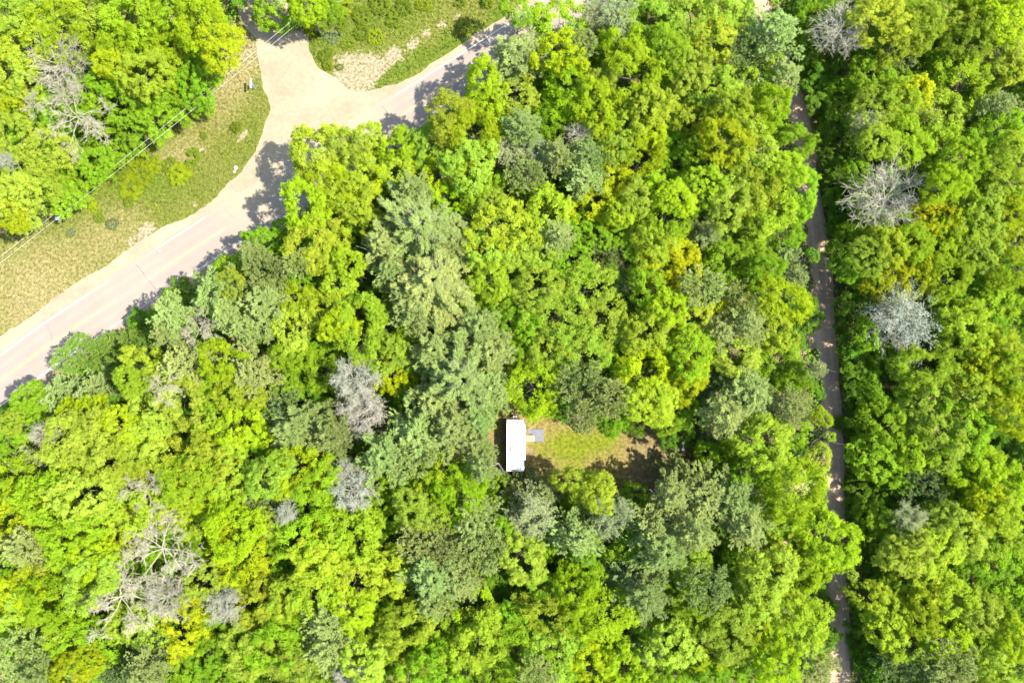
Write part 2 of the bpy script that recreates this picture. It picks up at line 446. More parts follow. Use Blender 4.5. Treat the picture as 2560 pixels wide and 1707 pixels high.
def paint(name, c, wear):
    m, nt, b = mat(name)
    n3 = noise(nt, 7, 5, .8); n1 = noise(nt, .4, 4, .6)
    s_ = math_n(nt, 'ADD', math_n(nt, 'MULTIPLY', attr(nt, 'dust'), 1.2), math_n(nt, 'ADD', math_n(nt, 'MULTIPLY', n3, .6), math_n(nt, 'MULTIPLY', n1, .4)))
    mr = N(nt, 'ShaderNodeMapRange'); mr.inputs[1].default_value = wear; mr.inputs[2].default_value = wear + .35; nt.links.new(s_, mr.inputs[0])
    nt.links.new(mixc(nt, mr.outputs[0], c, (.15, .125, .105)), b.inputs['Base Color']); b.inputs['Roughness'].default_value = .7
    return m
M['white_paint'] = paint('white_road_paint', (.36, .34, .30), .5)
M['yellow_paint'] = paint('yellow_road_paint', (.30, .235, .075), .5)
M['tar'] = plain('tar', (.09, .08, .075), .8)
road = tag(strip('road', -3.42, 3.42, .026, M['asphalt'], wob=.05, cols=26, crown=True), kind='structure')
def zr(o): return .026 + .05 * (1 - abs(o) / 3.4) + .004
strip('edge_line', 2.98, 3.12, zr(3.05) + .003, M['white_paint'], road)
strip('edge_line', -3.12, -2.98, zr(3.05) + .003, M['white_paint'], road)
strip('centre_line', .07, .19, zr(.13) + .002, M['yellow_paint'], road)
strip('centre_line', -.19, -.07, zr(.13) + .002, M['yellow_paint'], road)
def crack(pts, w):
    W = resample(Garr(pts)[:, :2], .25); W += RNG.normal(0, .05, W.shape)
    d = np.gradient(W, axis=0); d /= np.linalg.norm(d, axis=1)[:, None]; n = np.stack([-d[:, 1], d[:, 0]], 1)
    ww = w * (.6 + .8 * RNG.random(len(W)))[:, None]
    V = np.vstack([np.column_stack([W + n * ww, np.full(len(W), .092)]), np.column_stack([W - n * ww, np.full(len(W), .092)])])
    k = len(W); a = np.arange(k - 1)
    # follow the crown of the road
    dist = np.array([np.min(np.hypot(*(CW - v[:2]).T)) for v in V]); V[:, 2] = .026 + .05 * (1 - dist / 3.4) + .0055
    obj('crack', np_mesh('crack', V, np.stack([a, a + k, a + k + 1, a + 1], 1)[:, ::-1], [M['tar']]), road)
crack([(340, 660), (352, 675), (368, 697)], .05)
crack([(368, 697), (382, 713), (395, 732), (404, 741)], .035)
crack([(372, 703), (384, 715), (390, 738)], .025)
crack([(112, 806), (124, 823), (131, 850)], .03)
crack([(953, 262), (966, 280), (984, 305)], .035)
crack([(560, 520), (585, 545), (600, 552)], .02)

# ------------------------------------------------------------------ tree prototypes (unit crowns: radius 1)
def unit(v): return v / (np.linalg.norm(v, axis=-1, keepdims=True) + 1e-9)

def leaf_quads(P, Nn, L, W, rng, T=None, fold=.18):
    """one folded rhombic leaf for each point: long axis L, width W"""
    n = len(P)
    if T is None: T = rng.normal(0, 1, (n, 3))
    T = unit(T - (T * Nn).sum(1, keepdims=True) * Nn); B = np.cross(Nn, T)
    L = np.broadcast_to(L, (n,))[:, None]; W = np.broadcast_to(W, (n,))[:, None]
    V = np.stack([P - T * L * .5, P + B * W * .5 + Nn * W * fold, P + T * L * .5, P - B * W * .5 + Nn * W * fold], 1)
    return V.reshape(-1, 3), np.arange(4 * n).reshape(n, 4)

def crown_mesh(name, V, F, tint, hue, material):
    return np_mesh(name, V, F, [material], attrs={'tint': np.repeat(tint, 4), 'hue': np.repeat(hue, 4)})

def envelope(az, rng_c):
    e = np.ones_like(az)
    for k, a, p in rng_c: e += a * np.cos(k * az + p)
    return e

def lobes(rng, n, zmin=-.55, rmin=.5, lr=(.15, .27), flat=1.0):
    env = [(k, rng.uniform(.05, .16), rng.uniform(0, 6.28)) for k in (2, 3, 5)]
    C = []; Rr = []
    tries = 0
    while len(C) < n and tries < 4000:
        tries += 1
        z = rng.uniform(zmin, .98); az = rng.uniform(0, 6.283); h = math.sqrt(1 - z * z) if z > 0 else 1 - .25 * z * z
        r = rng.uniform(rmin, 1) ** .6 * .9
        c = np.array([h * math.cos(az), h * math.sin(az), z * flat]) * r * envelope(np.array([az]), env)[0]
        q = rng.uniform(*lr) * (1.12 - .3 * r)
        if C:
            d = np.linalg.norm(np.array(C) - c, axis=1)
            if (d < .62 * (np.array(Rr) + q)).any(): continue
        C.append(c); Rr.append(q)
    return np.array(C), np.array(Rr)

def hull(rng, nbig, r0=.55, rr=(.34, .48), ring=(.45, .66), flat=1.0):
    """a handful of big overlapping masses that make the crown's outline"""
    C = [np.array([rng.normal(0, .08), rng.normal(0, .08), .30 * flat])]; Rr = [r0]
    a0 = rng.uniform(0, 6.28)
    for i in range(nbig - 1):
        a = a0 + 6.283 * i / (nbig - 1) + rng.normal(0, .25); d = rng.uniform(*ring)
        C.append(np.array([math.cos(a) * d, math.sin(a) * d, rng.uniform(-.35, .28) * flat])); Rr.append(rng.uniform(*rr))
    return np.array(C), np.array(Rr)

def hull_points(rng, C, R_, n, zlo=-.45, lo=.80, hi=1.06, flat=1.0, inner=.84):
    P = np.zeros((0, 3)); D = np.zeros((0, 3)); I = np.zeros(0, int)
    while len(P) < n:
        m_ = n; i = rng.choice(len(C), m_, p=R_ ** 2 / (R_ ** 2).sum())
        d = unit(rng.normal(0, 1, (m_, 3)) + np.array([0, 0, .45])); p = C[i] + d * (R_[i] * rng.uniform(lo, hi, m_))[:, None] * np.array([1, 1, flat])
        dist = np.linalg.norm((p[:, None] - C[None]) / np.array([1, 1, flat]), axis=2) / R_[None]; dist[np.arange(m_), i] = 9
        ok = (dist.min(1) > inner) & (d[:, 2] > zlo); P = np.vstack([P, p[ok]]); D = np.vstack([D, d[ok]]); I = np.concatenate([I, i[ok]])
    return P[:n], D[:n], I[:n]

def broadleaf(seed, nl=98, nsp=900, per=22, leaf=.0345, spray=.054, fill=2300, upb=.66, flat=1.0, lr=(.10, .20), rmin=.66):
    """sprays of leaves spread unevenly over the hull"""
    rng = np.random.default_rng(seed); C, R_ = lobes(rng, nl, lr=lr, flat=flat, rmin=rmin)
    S, D, I = hull_points(rng, C, R_, nsp, flat=flat, zlo=-.3, lo=.75, hi=1.12, inner=.72)
    Ns = unit(D * .5 + np.array([0, 0, upb]) + rng.normal(0, .32, D.shape)); sz = spray * rng.uniform(.65, 1.4, nsp)
    cnt = np.maximum(5, (per * (sz / spray) ** 2 * rng.uniform(.6, 1.3, nsp)).astype(int)); ix = np.repeat(np.arange(nsp), cnt); n = len(ix)
    o = rng.normal(0, 1, (n, 3)); o = o - (o * Ns[ix]).sum(1, keepdims=True) * Ns[ix] * .72; P = S[ix] + o * (sz[ix] * .58)[:, None]
    Nn = unit(Ns[ix] + rng.normal(0, .30, (n, 3)))
    tint = np.clip(.5 + rng.normal(0, .11, nsp)[ix] + rng.normal(0, .06, len(C))[I][ix] + rng.normal(0, .12, n), 0, 1); hue = np.clip(.5 + rng.normal(0, .13, nsp)[ix] + rng.normal(0, .1, n), 0, 1)
    s = leaf * rng.uniform(.7, 1.35, n)
    f = int(fill); pi_ = rng.integers(0, len(C), f); u = C[pi_] + unit(rng.normal(0, 1, (f, 3))) * (R_[pi_] * rng.random(f) ** .4 * .78)[:, None] * np.array([1, 1, flat])
    P = np.vstack([P, u]); Nn = np.vstack([Nn, unit(rng.normal(0, .5, (f, 3)) + [0, 0, .8])]); s = np.concatenate([s, leaf * rng.uniform(.9, 1.6, f)])
    tint = np.concatenate([tint, rng.uniform(.2, .7, f)]); hue = np.concatenate([hue, rng.uniform(.2, .8, f)])
    V, F = leaf_quads(P, Nn, s, s * .72, rng)
    return crown_mesh('broadleaf_crown', V, F, tint, hue, M['leaf'])

def tufts(P, D, rng, k, L, W, spread=.55):
    """needle tufts: k narrow blades fanning round direction D at each P"""
    n = len(P); Pk = np.repeat(P, k, 0); Dk = np.repeat(D, k, 0)
    T = unit(Dk + rng.normal(0, spread, Dk.shape)); Nn = unit(rng.normal(0, .38, T.shape) + [0, 0, 1.0])
    Nn = unit(Nn - (Nn * T).sum(1, keepdims=True) * T)
    Ls = L * rng.uniform(.7, 1.3, n * k); c = Pk + T * (Ls * .5)[:, None]
    return leaf_quads(c, Nn, Ls, W * rng.uniform(.7, 1.4, n * k), rng, T=T)

def feather_pine(seed, nw=8, nb=7, dens=30, L=.12, W=.020, lat_=.24, rise=(.05, .28)):
    """layers of branches, each a flat pointed plume of needle tufts"""
    rng = np.random.default_rng(seed); PP = []; DD = []; TT = []
    for i in range(nw):
        t = i / (nw - 1); z0 = -.95 + 1.75 * t; Lw = (1 - t) ** .6 * .98 + .16
        m_ = max(4, int(nb * (1 - .3 * t))); a0 = rng.uniform(0, 6.28)
        for j in range(m_):
            a = a0 + 6.283 * j / m_ + rng.normal(0, .2); l = Lw * rng.uniform(.62, 1.15); zz = z0 + rng.normal(0, .06); up = rng.uniform(*rise)
            e = np.array([math.cos(a), math.sin(a), 0]); s_ = np.array([-e[1], e[0], 0])
            nt_ = int(dens * (.35 + l)); u = rng.uniform(.15, 1, nt_) ** .75
            lat = rng.uniform(-1, 1, nt_) * lat_ * (.35 + .65 * l) * np.clip(1.12 - u, 0, .8) ** .7
            p = e * (u * l)[:, None] + s_ * lat[:, None]; p[:, 2] = zz + up * l * u * u - .25 * np.abs(lat) + rng.normal(0, .02, nt_)
            d = unit(e * .9 + s_ * (np.sign(lat) * .42)[:, None] + np.array([0, 0, .22]))
            PP.append(p); DD.append(d); TT.append(np.full(nt_, rng.uniform(-.10, .10)))
    PP = np.vstack(PP); DD = np.vstack(DD); TT = np.concatenate(TT); k = 8
    V, F = tufts(PP, DD, rng, k, L, W, .36)
    tint = np.clip(.5 + np.repeat(TT, k) + rng.normal(0, .11, len(F)), 0, 1); hue = np.clip(.5 + rng.normal(0, .18, len(F)), 0, 1)
    return crown_mesh('pine_crown', V, F, tint, hue, M['needle'])

def fluffy_pine(seed, nbig=12, nt_=1500, L=.085, W=.024, flat=1.0):
    rng = np.random.default_rng(seed); C, R_ = hull(rng, nbig, r0=.42, rr=(.24, .38), ring=(.4, .72), flat=flat)
    # plumes: tufts gather along short outward shoots
    ns = nt_ // 6; S, D, I = hull_points(rng, C, R_, ns, zlo=-.6, lo=.6, hi=.98, flat=flat, inner=.7)
    out = unit(D * .7 + unit(C[I] * np.array([1, 1, .2]) + 1e-6) * .6 + np.array([0, 0, .25])); k6 = 6; ix = np.repeat(np.arange(ns), k6)
    t = np.tile(np.linspace(0, 1, k6), ns); P = S[ix] + out[ix] * (t * .13)[:, None] + rng.normal(0, .022, (ns * k6, 3))
    k = 7; V, F = tufts(P, unit(out[ix] + [0, 0, .25]), rng, k, L, W, .55)
    tint = np.clip(.5 + np.repeat(rng.normal(0, .10, ns)[ix], k) + rng.normal(0, .10, len(F)), 0, 1); hue = np.clip(.5 + rng.normal(0, .18, len(F)), 0, 1)
    return crown_mesh('pine_crown', V, F, tint, hue, M['needle'])

def tubes(segs, n=3):
    """segments (p0, p1, r0, r1) as open tapered tubes"""
    A = np.array([s[0] for s in segs]); B = np.array([s[1] for s in segs]); ra = np.array([s[2] for s in segs]); rb = np.array([s[3] for s in segs])
    d = unit(B - A); ref = np.where(np.abs(d[:, 2:3]) > .9, np.array([[1., 0, 0]]), np.array([[0, 0, 1.]])); u = unit(np.cross(ref, d)); v = np.cross(d, u)
    V = []
    for c_, r_ in ((A, ra), (B, rb)):
        for k in range(n):
            a = 6.28318 * k / n; V.append(c_ + (u * math.cos(a) + v * math.sin(a)) * r_[:, None])
    V = np.stack(V, 1).reshape(-1, 3); m_ = len(segs); base = np.arange(m_)[:, None] * 2 * n; q = []
    for k in range(n): q.append(np.concatenate([base + k, base + (k + 1) % n, base + n + (k + 1) % n, base + n + k], 1))
    return V, np.vstack(q)

def bare_segments(seed, limbs=11, depth=4, twig=.0075, up=.45, wander=.22, kids=(4, 6), thick=.034, zlo=-.75, zhi=.25, droop=0.0):
    rng = np.random.default_rng(seed); big = []; small = []
    def grow(p, d, l, r, k):
        steps = 3 if k > 1 else 2; pts = [p]; dirs = []
        for i in range(steps):
            d = unit(d + rng.normal(0, wander, 3) * (1.0 if k < 3 else .6) + np.array([0, 0, (.10 - droop) if k > 1 else .05]))
            pts.append(pts[-1] + d * l / steps); dirs.append(d)
        rs = np.linspace(r, max(r * .45, twig * .6), steps + 1)
        for i in range(steps): (big if k >= depth - 1 else small).append((pts[i], pts[i + 1], rs[i], rs[i + 1]))
        if k <= 1: return
        nk = rng.integers(kids[0], kids[1] + 1)
        for j in range(nk):
            t = rng.uniform(.25, 1.0) * steps; i = min(int(t), steps - 1); q = pts[i] + (pts[i + 1] - pts[i]) * (t - i)
            dd = unit(dirs[i] + rng.normal(0, .62, 3) + np.array([0, 0, .12 - droop])); grow(q, dd, l * rng.uniform(.38, .62), max(rs[min(i + 1, steps)] * .62, twig), k - 1)
    a0 = rng.uniform(0, 6.28)
    for j in range(limbs):
        a = a0 + 2.399 * j; z = zlo + (zhi - zlo) * j / max(1, limbs - 1); el = up + .5 * (j / limbs)
        d = unit(np.array([math.cos(a), math.sin(a), el])); grow(np.array([0, 0, z]), d, rng.uniform(.6, 1.0) * (1 - .35 * j / limbs), thick * (1 - .4 * j / limbs), depth)
    return big, small

def bare_meshes(seed, leaf_n=0, leaf=.03, mw='grey_twig', **k):
    big, small = bare_segments(seed, **k)
    V, F = tubes(big, 5); lm = np_mesh('limbs', V, F, [M[mw]], smooth=True)
    V, F = tubes(small, 3); nf = len(F)
    if leaf_n:
        rng = np.random.default_rng(seed + 99); E = np.array([s[1] for s in small]); P = E[rng.integers(0, len(E), leaf_n)] + rng.normal(0, .022, (leaf_n, 3))
        V2, F2 = leaf_quads(P, unit(rng.normal(0, .6, P.shape) + [0, 0, 1]), leaf * rng.uniform(.6, 1.3, leaf_n), leaf * .8, rng)
        tint = np.concatenate([np.full(len(V), .5), np.repeat(rng.uniform(.2, .9, leaf_n), 4)])
        tm = np_mesh('twigs', np.vstack([V, V2]), [F, F2 + len(V)], [M[mw], M['pale_leaf']], attrs={'tint': tint, 'hue': np.full(len(tint), .5)}, midx=np.concatenate([np.zeros(nf), np.ones(len(F2))]))
    else:
        tm = np_mesh('twigs', V, F, [M[mw]])
    return lm, tm

def trunk_mesh(seed, material, limbs=7, spread=.16, top=.95, r=.012, stems=None):
    """unit-height tapered trunk with limbs; x and y are in units of tree height"""
    rng = np.random.default_rng(seed); mb = MB(); n = 7
    pts = [Vector((rng.normal(0, .006) * i, rng.normal(0, .006) * i, top * i / n)) for i in range(n + 1)]; pts[0] = Vector((0, 0, 0))
    mb.tube(pts, [r * 1.5 if i == 0 else r * (1 - .75 * i / n) for i in range(n + 1)], 8)
    for j in range(limbs):
        t = .45 + .5 * j / limbs; p = pts[int(t * n)]; a = 2.4 * j + rng.uniform(-.4, .4); l = spread * rng.uniform(.7, 1.2) * (1.15 - .6 * (t - .45))
        mid = p + Vector((math.cos(a) * l * .5, math.sin(a) * l * .5, l * .35)); e = p + Vector((math.cos(a + .2) * l, math.sin(a + .2) * l, l * .8))
        mb.tube([p, mid, e], [r * .5, r * .36, r * .12], 5)
    me = bpy.data.meshes.new('trunk'); mb.bm.to_mesh(me); mb.bm.free(); me.materials.append(material)
    return me

PROTO = {}
PROTO['L'] = [broadleaf(s) for s in (1, 2, 3, 4, 5)] + [broadleaf(s, nl=60, lr=(.13, .24)) for s in (6, 7)] + [broadleaf(s, nl=110, lr=(.08, .17), spray=.048, nsp=1050) for s in (8, 9)]
PROTO['O'] = [broadleaf(s, nl=110, nsp=1050, per=14, leaf=.031, spray=.048, fill=1300, upb=.65, lr=(.08, .16), rmin=.6) for s in (11, 12, 13)]
PROTO['D'] = [broadleaf(s, nl=30, nsp=380, per=17, leaf=.064, spray=.09, fill=700, lr=(.15, .27)) for s in (21, 22, 23)]
PROTO['T'] = [broadleaf(s, nl=48, nsp=560, per=17, leaf=.046, spray=.065, fill=600, lr=(.10, .18), rmin=.75) for s in (31, 32)]      # looser, star-shaped
PROTO['P'] = [feather_pine(s) for s in (41, 42, 43, 44)]
PROTO['W'] = [feather_pine(s, 8, 10, 62, .095, .014, .13, (.03, .2)) for s in (45, 46, 47)]
PROTO['F'] = [fluffy_pine(s) for s in (51, 52)] + [feather_pine(s, 9, 8, 34, .09, .018, .30, (.15, .4)) for s in (53, 54)]
PROTO['K'] = [fluffy_pine(s, 9, 2200, .06, .018, .7) for s in (56, 57)]
BARE = {'B': [bare_meshes(s, limbs=26, depth=3, twig=.0042, kids=(7, 9), wander=.11, thick=.014, up=.22, zlo=-.6, zhi=.3) for s in (61, 62, 63)],
        'X': [bare_meshes(s, mw='dead_wood', limbs=9, depth=4, twig=.0034, up=.08, wander=.24, kids=(5, 7), thick=.014, zlo=-.4, zhi=.0) for s in (71, 72, 73)],
        'G': [bare_meshes(s, leaf_n=8000, leaf=.027, limbs=24, depth=3, kids=(7, 9), twig=.004, wander=.16, thick=.013) for s in (81, 82, 83)],
        'H': [bare_meshes(s, leaf_n=11000, leaf=.034, limbs=24, depth=3, kids=(7, 9), twig=.004, wander=.16, thick=.012) for s in (84, 85)]}
TRUNK = {'leaf': [trunk_mesh(s, M['bark']) for s in (91, 92, 93)], 'pine': [trunk_mesh(s, M['pine_bark'], limbs=12, spread=.13) for s in (94, 95)],
         'bare': [trunk_mesh(s, M['grey_twig'], limbs=0, top=.82, r=.011) for s in (96, 97)]}

# ------------------------------------------------------------------ the trees, crown by crown: x, y, radius (tile units), kind
TILE = {1: (0, 0), 2: (850, 0), 3: (1700, 0), 4: (0, 850), 5: (850, 850), 6: (1700, 850)}
TREES = {
1: """60,60,115,L 230,110,120,L 100,200,105,L 420,60,115,L 600,80,120,L 760,60,110,L 900,90,110,L 1000,60,85,L 560,220,115,L 430,140,80,L 780,240,110,L 890,190,95,L 990,190,90,L 40,330,95,L
640,330,95,L 580,395,80,L 740,320,80,L 870,290,70,M 40,450,70,L 250,280,150,B 330,520,165,X 150,470,60,X 560,480,90,M 680,490,100,M 800,430,90,M 880,370,85,M 940,300,65,M 600,590,75,D 480,640,95,M 400,640,80,M
320,720,105,M 150,570,105,M 60,620,95,O 200,680,95,O 100,760,95,O 60,890,85,L 250,800,95,M 160,860,85,O 350,830,75,M 35,980,60,L 110,1000,45,L 290,890,70,M 430,740,65,M 640,540,70,M 25,730,45,G 220,430,60,M 400,420,60,M 470,360,60,L 490,290,60,L
1250,15,100,M 1400,20,70,L 1500,40,50,M
1450,690,120,L 1490,610,60,L 1400,800,90,L 1390,930,95,L 1350,1040,80,L 1490,850,100,L 1420,1110,100,L 1200,1220,85,F 1290,1270,80,M 1500,1150,85,E 1350,1190,60,F 960,1330,115,P 870,1400,95,P 1040,1290,60,O 1190,1390,115,P 900,1500,95,X
430,1530,110,K 620,1550,85,P 760,1430,85,P 1240,1480,105,K 1100,1500,85,P 1350,1380,75,L 1330,1490,85,L 1450,1260,70,M 1470,1400,90,E 1540,1480,70,L 1130,1150,50,F 1440,1330,60,D 740,1510,60,F 1010,1420,60,F 1540,1000,70,M 1540,1290,60,E""",
2: """800,30,65,L 1000,110,115,T 810,240,125,P 1010,230,95,L 1170,60,75,H 1270,70,100,H 1110,180,60,F 1450,120,115,L 1300,190,95,L 1520,60,80,L 1330,320,120,L 1510,230,95,L 1190,230,70,M 660,390,95,L 650,320,60,L 800,430,90,L
1050,420,120,L 980,350,85,L 1160,480,100,L 1180,380,75,L 960,530,85,L 500,530,95,L 600,610,110,L 430,650,105,L 270,680,85,L 260,790,80,L 450,790,100,L 590,750,105,L 620,870,85,L 490,900,75,L 50,660,80,L 60,780,100,L 50,900,90,L 130,610,55,L
830,560,80,P 780,680,90,H 900,690,90,H 840,790,85,F 950,770,90,H 1000,690,75,P 1130,690,80,F 1120,800,85,F 1060,850,70,F 1210,610,75,L 1260,680,75,L 1310,570,65,L 1370,710,95,L 1420,480,90,L 1500,470,85,M 1410,600,75,L 1530,590,75,L
1250,810,75,Y 1190,930,110,Y 1150,1010,70,Y 1400,800,75,L 1440,880,85,L 1350,900,65,L 1520,760,90,M 1490,990,105,L 1540,900,70,L 890,900,80,M 940,960,95,E 960,1030,80,L 700,930,65,O 1000,1070,70,F 740,1030,120,E 660,1140,80,L 800,1130,85,L 880,1140,90,O
680,1270,85,E 720,1360,70,M 370,1050,215,W 430,1280,165,W 330,1400,120,F 520,1080,110,P 200,1110,95,P 230,1220,80,F 160,1010,55,L 30,1130,65,E 40,1200,60,L 100,1300,95,D 80,1480,110,E 220,1490,90,L 640,1490,110,P 560,1540,80,P 1060,1200,85,M
1210,1170,90,N 1320,1280,65,N 1120,1330,120,O 1000,1300,110,O 900,1310,100,O 1000,1450,140,O 1190,1470,110,O 880,1500,95,O 770,1470,75,M 1250,1070,65,M 1340,1080,85,D 1430,1110,85,L 1480,1220,95,Y 1540,1150,65,Y 1430,1330,90,L 1340,1390,75,D 1500,1400,75,L
1400,1500,95,L 1530,1490,80,L 30,1020,60,D 700,820,60,D 1080,940,60,M 1290,960,60,L 1090,610,60,B 330,860,90,P 470,1000,100,P""",
3: """60,80,105,L 180,50,100,L 150,170,90,L 30,210,75,L 450,120,120,P 510,220,90,P 320,230,110,F 490,330,85,P 400,60,55,P 430,310,50,L 50,310,85,L 60,540,100,L 160,410,100,L 340,390,95,L 250,480,80,L 430,470,95,L 330,540,85,L 450,570,90,L 220,640,105,L
350,690,110,L 520,650,80,L 490,760,100,L 370,830,110,L 540,860,90,L 250,800,95,L 120,840,85,L 40,750,85,L 230,930,85,L 420,950,100,E 560,960,90,T 480,1050,90,M 330,1020,85,M 130,1070,80,N 40,880,60,M 20,1000,55,L 220,1200,110,M 330,1160,80,M
480,1180,90,N 610,1160,70,M 530,1270,80,N 390,1240,75,L 40,1240,75,Y 110,1310,90,F 290,1380,90,F 210,1430,65,Y 450,1360,110,L 540,1410,90,L 60,1460,95,L 200,1510,80,F 320,1480,80,F 430,1490,90,L 90,650,70,M
740,130,150,B 560,50,60,D 590,150,55,D 920,70,100,L 1010,150,100,L 1110,100,95,L 1000,240,90,N 860,200,70,M 880,330,85,M 750,430,85,S 640,480,60,D 700,540,65,D 900,490,105,O 850,560,80,H 1010,440,80,E 1090,410,65,Y 990,360,75,M 1130,330,90,M 1210,280,65,M
1260,60,100,L 1380,60,100,L 1500,60,105,L 1250,170,85,M 1350,170,95,L 1470,180,105,L 1540,290,75,L 1300,370,110,T 1390,430,85,T 1440,330,75,M 1470,480,90,F 1200,520,110,L 1280,610,110,L 1180,650,85,L 1310,720,90,L 1050,640,90,L 920,640,75,L 1090,710,75,L
780,620,85,D 860,710,85,D 1470,600,105,L 1530,720,85,L 1420,740,80,M 1500,850,90,L 940,900,195,B 1230,830,75,L 1270,930,95,L 1170,990,90,Y 1380,960,100,L 1490,1000,95,L 1300,1060,95,L 1200,1090,90,L 1400,1120,85,L 1070,1100,80,L 780,1120,80,M 880,1160,85,O
960,1120,75,E 1100,1250,85,Y 970,1280,90,Y 850,1230,65,M 1230,1260,95,L 1250,1350,85,L 1420,1250,95,M 1520,1220,85,L 1450,1370,100,T 1020,1450,180,G 1320,1490,100,E 1430,1500,75,M 1530,1440,85,M 760,1380,65,D 740,1280,55,D 700,900,55,D 690,1050,55,D
660,700,55,D 640,330,60,D 660,610,55,D 600,250,60,D 730,780,65,D 720,990,60,D 800,1300,65,D 780,1480,70,D 1540,560,60,M 1540,1090,70,L""",
4: """340,60,95,K 470,100,125,K 600,50,100,K 250,260,95,N 170,250,75,N 400,240,80,N 440,290,75,K 640,120,75,L 590,190,60,E 820,110,110,F 780,190,80,F 740,220,75,X 1150,40,115,F 1130,150,125,F 1000,100,85,L 970,170,80,L 1070,230,90,E 1320,60,75,L
820,270,95,L 700,310,95,L 890,340,85,L 1050,300,100,L 1100,400,110,L 980,440,110,L 870,470,110,L 1080,500,100,L 950,570,110,L 1060,630,95,L 360,350,85,L 470,370,90,L 300,450,100,L 420,480,110,L 560,420,95,L 640,490,85,L 280,560,100,L 400,600,110,L 520,560,95,L
730,590,105,L 840,640,110,L 950,700,110,L 780,750,85,L 650,690,95,X 190,430,70,B 60,480,85,N 110,560,100,N 45,610,75,N 30,380,45,O 110,400,60,M 80,680,110,T 60,790,105,L 200,720,110,L 350,720,110,L 280,810,95,L 470,720,105,L 430,830,100,L 540,870,95,L 600,780,85,L
320,900,110,L 200,1000,110,L 90,950,110,F 30,900,75,F 500,950,85,L 400,990,85,L 720,960,205,X 530,1180,195,X 750,1180,115,B 1020,1210,90,G 920,1110,75,L 890,1210,70,Y 830,1330,100,Y 400,1100,100,L 250,1180,110,L 100,1150,95,L 40,1230,80,L 160,1310,110,L
300,1290,110,L 380,1400,105,L 250,1420,95,L 60,1450,110,F 150,1520,90,F 40,1370,70,F 330,1510,85,L 560,1470,120,J 690,1430,100,J 630,1540,85,F 650,1330,80,L 880,820,85,L 1050,870,105,L 1150,880,110,L 1100,990,120,L 1000,980,95,L 1190,970,95,L 1190,820,80,L 1250,1130,95,L
1180,1210,105,L 1310,1180,80,L 1290,1290,105,L 1150,1320,100,L 1260,1400,110,L 1130,1430,95,L 1340,1490,95,L 950,1430,85,M 900,1510,85,M 1030,1510,85,M 1400,900,105,T 1480,960,100,L 1540,850,85,L 1430,1020,85,E 1540,1060,85,M 1450,1150,105,E 1530,1200,85,E 1480,1300,95,F
1490,1420,105,F 1450,1520,80,O 1350,400,120,P 1280,310,90,J 1450,340,105,P 1500,440,95,P 1290,490,100,P 1350,590,110,L 1430,530,85,L 1350,700,100,L 1220,620,85,L 1450,650,85,L 1180,730,95,J 1120,690,85,J 1300,790,55,G 1210,200,80,D 880,1030,60,D 850,960,60,M 1060,1100,70,M 980,1310,80,M 560,1290,70,L 480,1050,70,L""",
5: """60,180,125,G 110,330,120,G 50,690,110,G 20,590,60,G 100,40,90,E 190,60,90,L 250,150,80,Y 240,200,70,L 560,180,190,W 430,50,100,P 690,70,100,P 700,220,100,P 420,290,105,P 560,310,120,P 625,375,85,P 510,410,110,P 350,440,120,P 200,530,115,P 150,610,100,P 330,540,90,F
615,470,75,P 655,585,70,P 480,570,120,L 590,600,110,L 420,690,120,L 550,700,110,L 350,790,85,L 470,800,95,L 390,850,75,L 370,920,100,F 600,830,115,F 480,960,90,F 640,960,110,F 620,1040,100,F 430,1090,130,P 540,1110,90,F 360,1160,95,P 420,1220,80,P 70,900,110,E 180,900,100,E
120,1000,110,E 220,1050,85,E 60,1100,110,E 160,1130,90,E 30,840,80,L 50,1230,85,L 180,1290,100,L 120,1370,110,L 290,1320,95,L 210,1430,95,L 100,1490,85,L 340,1410,85,M 580,1260,120,T 690,1250,105,T 480,1330,105,M 620,1380,115,L 530,1460,110,L 420,1500,100,L 330,1540,75,L
700,1510,85,M 860,1180,105,L 940,1250,110,L 850,1300,110,L 820,1440,105,L 960,1430,110,L 1080,1150,100,L 1170,1140,95,L 1220,1250,110,L 1110,1260,110,L 1060,1370,110,L 1180,1360,100,L 1290,1310,80,L 1050,1490,85,L 1150,1500,100,L 1280,1470,100,L
830,1000,95,L 900,1030,90,L 800,930,65,L 780,1090,65,L 890,810,125,H 820,690,90,N 930,700,75,N 1090,665,78,L 1180,700,72,L 1120,730,75,M 1340,720,75,S 720,700,75,M 730,800,85,M 1080,910,115,F 1030,980,90,F 1150,960,110,F 1240,800,115,H 1280,910,110,H 1350,780,70,N
1440,880,110,F 1490,980,120,P 1420,1060,120,P 1400,1180,110,P 1470,1250,100,P 1290,1100,105,J 1350,1020,90,J 1540,610,80,P 1530,710,85,P 1340,60,100,L 1400,160,110,L 1420,290,95,E 1350,320,70,E 1550,300,75,M 1100,200,110,F 1180,240,110,F 1050,270,80,F 1240,270,80,F 1110,350,65,F
880,220,110,L 940,260,90,L 870,310,60,L 850,100,80,M 960,60,110,O 1100,60,120,O 1220,60,95,O 1040,140,75,O 1400,1420,90,N 1430,1510,90,N 1530,1400,95,L 1540,1210,80,M 900,1540,80,F 30,1540,80,G 250,700,70,D 730,1120,80,D 1010,1090,70,D 790,1200,60,D 1540,120,80,M 1500,440,50,D""",
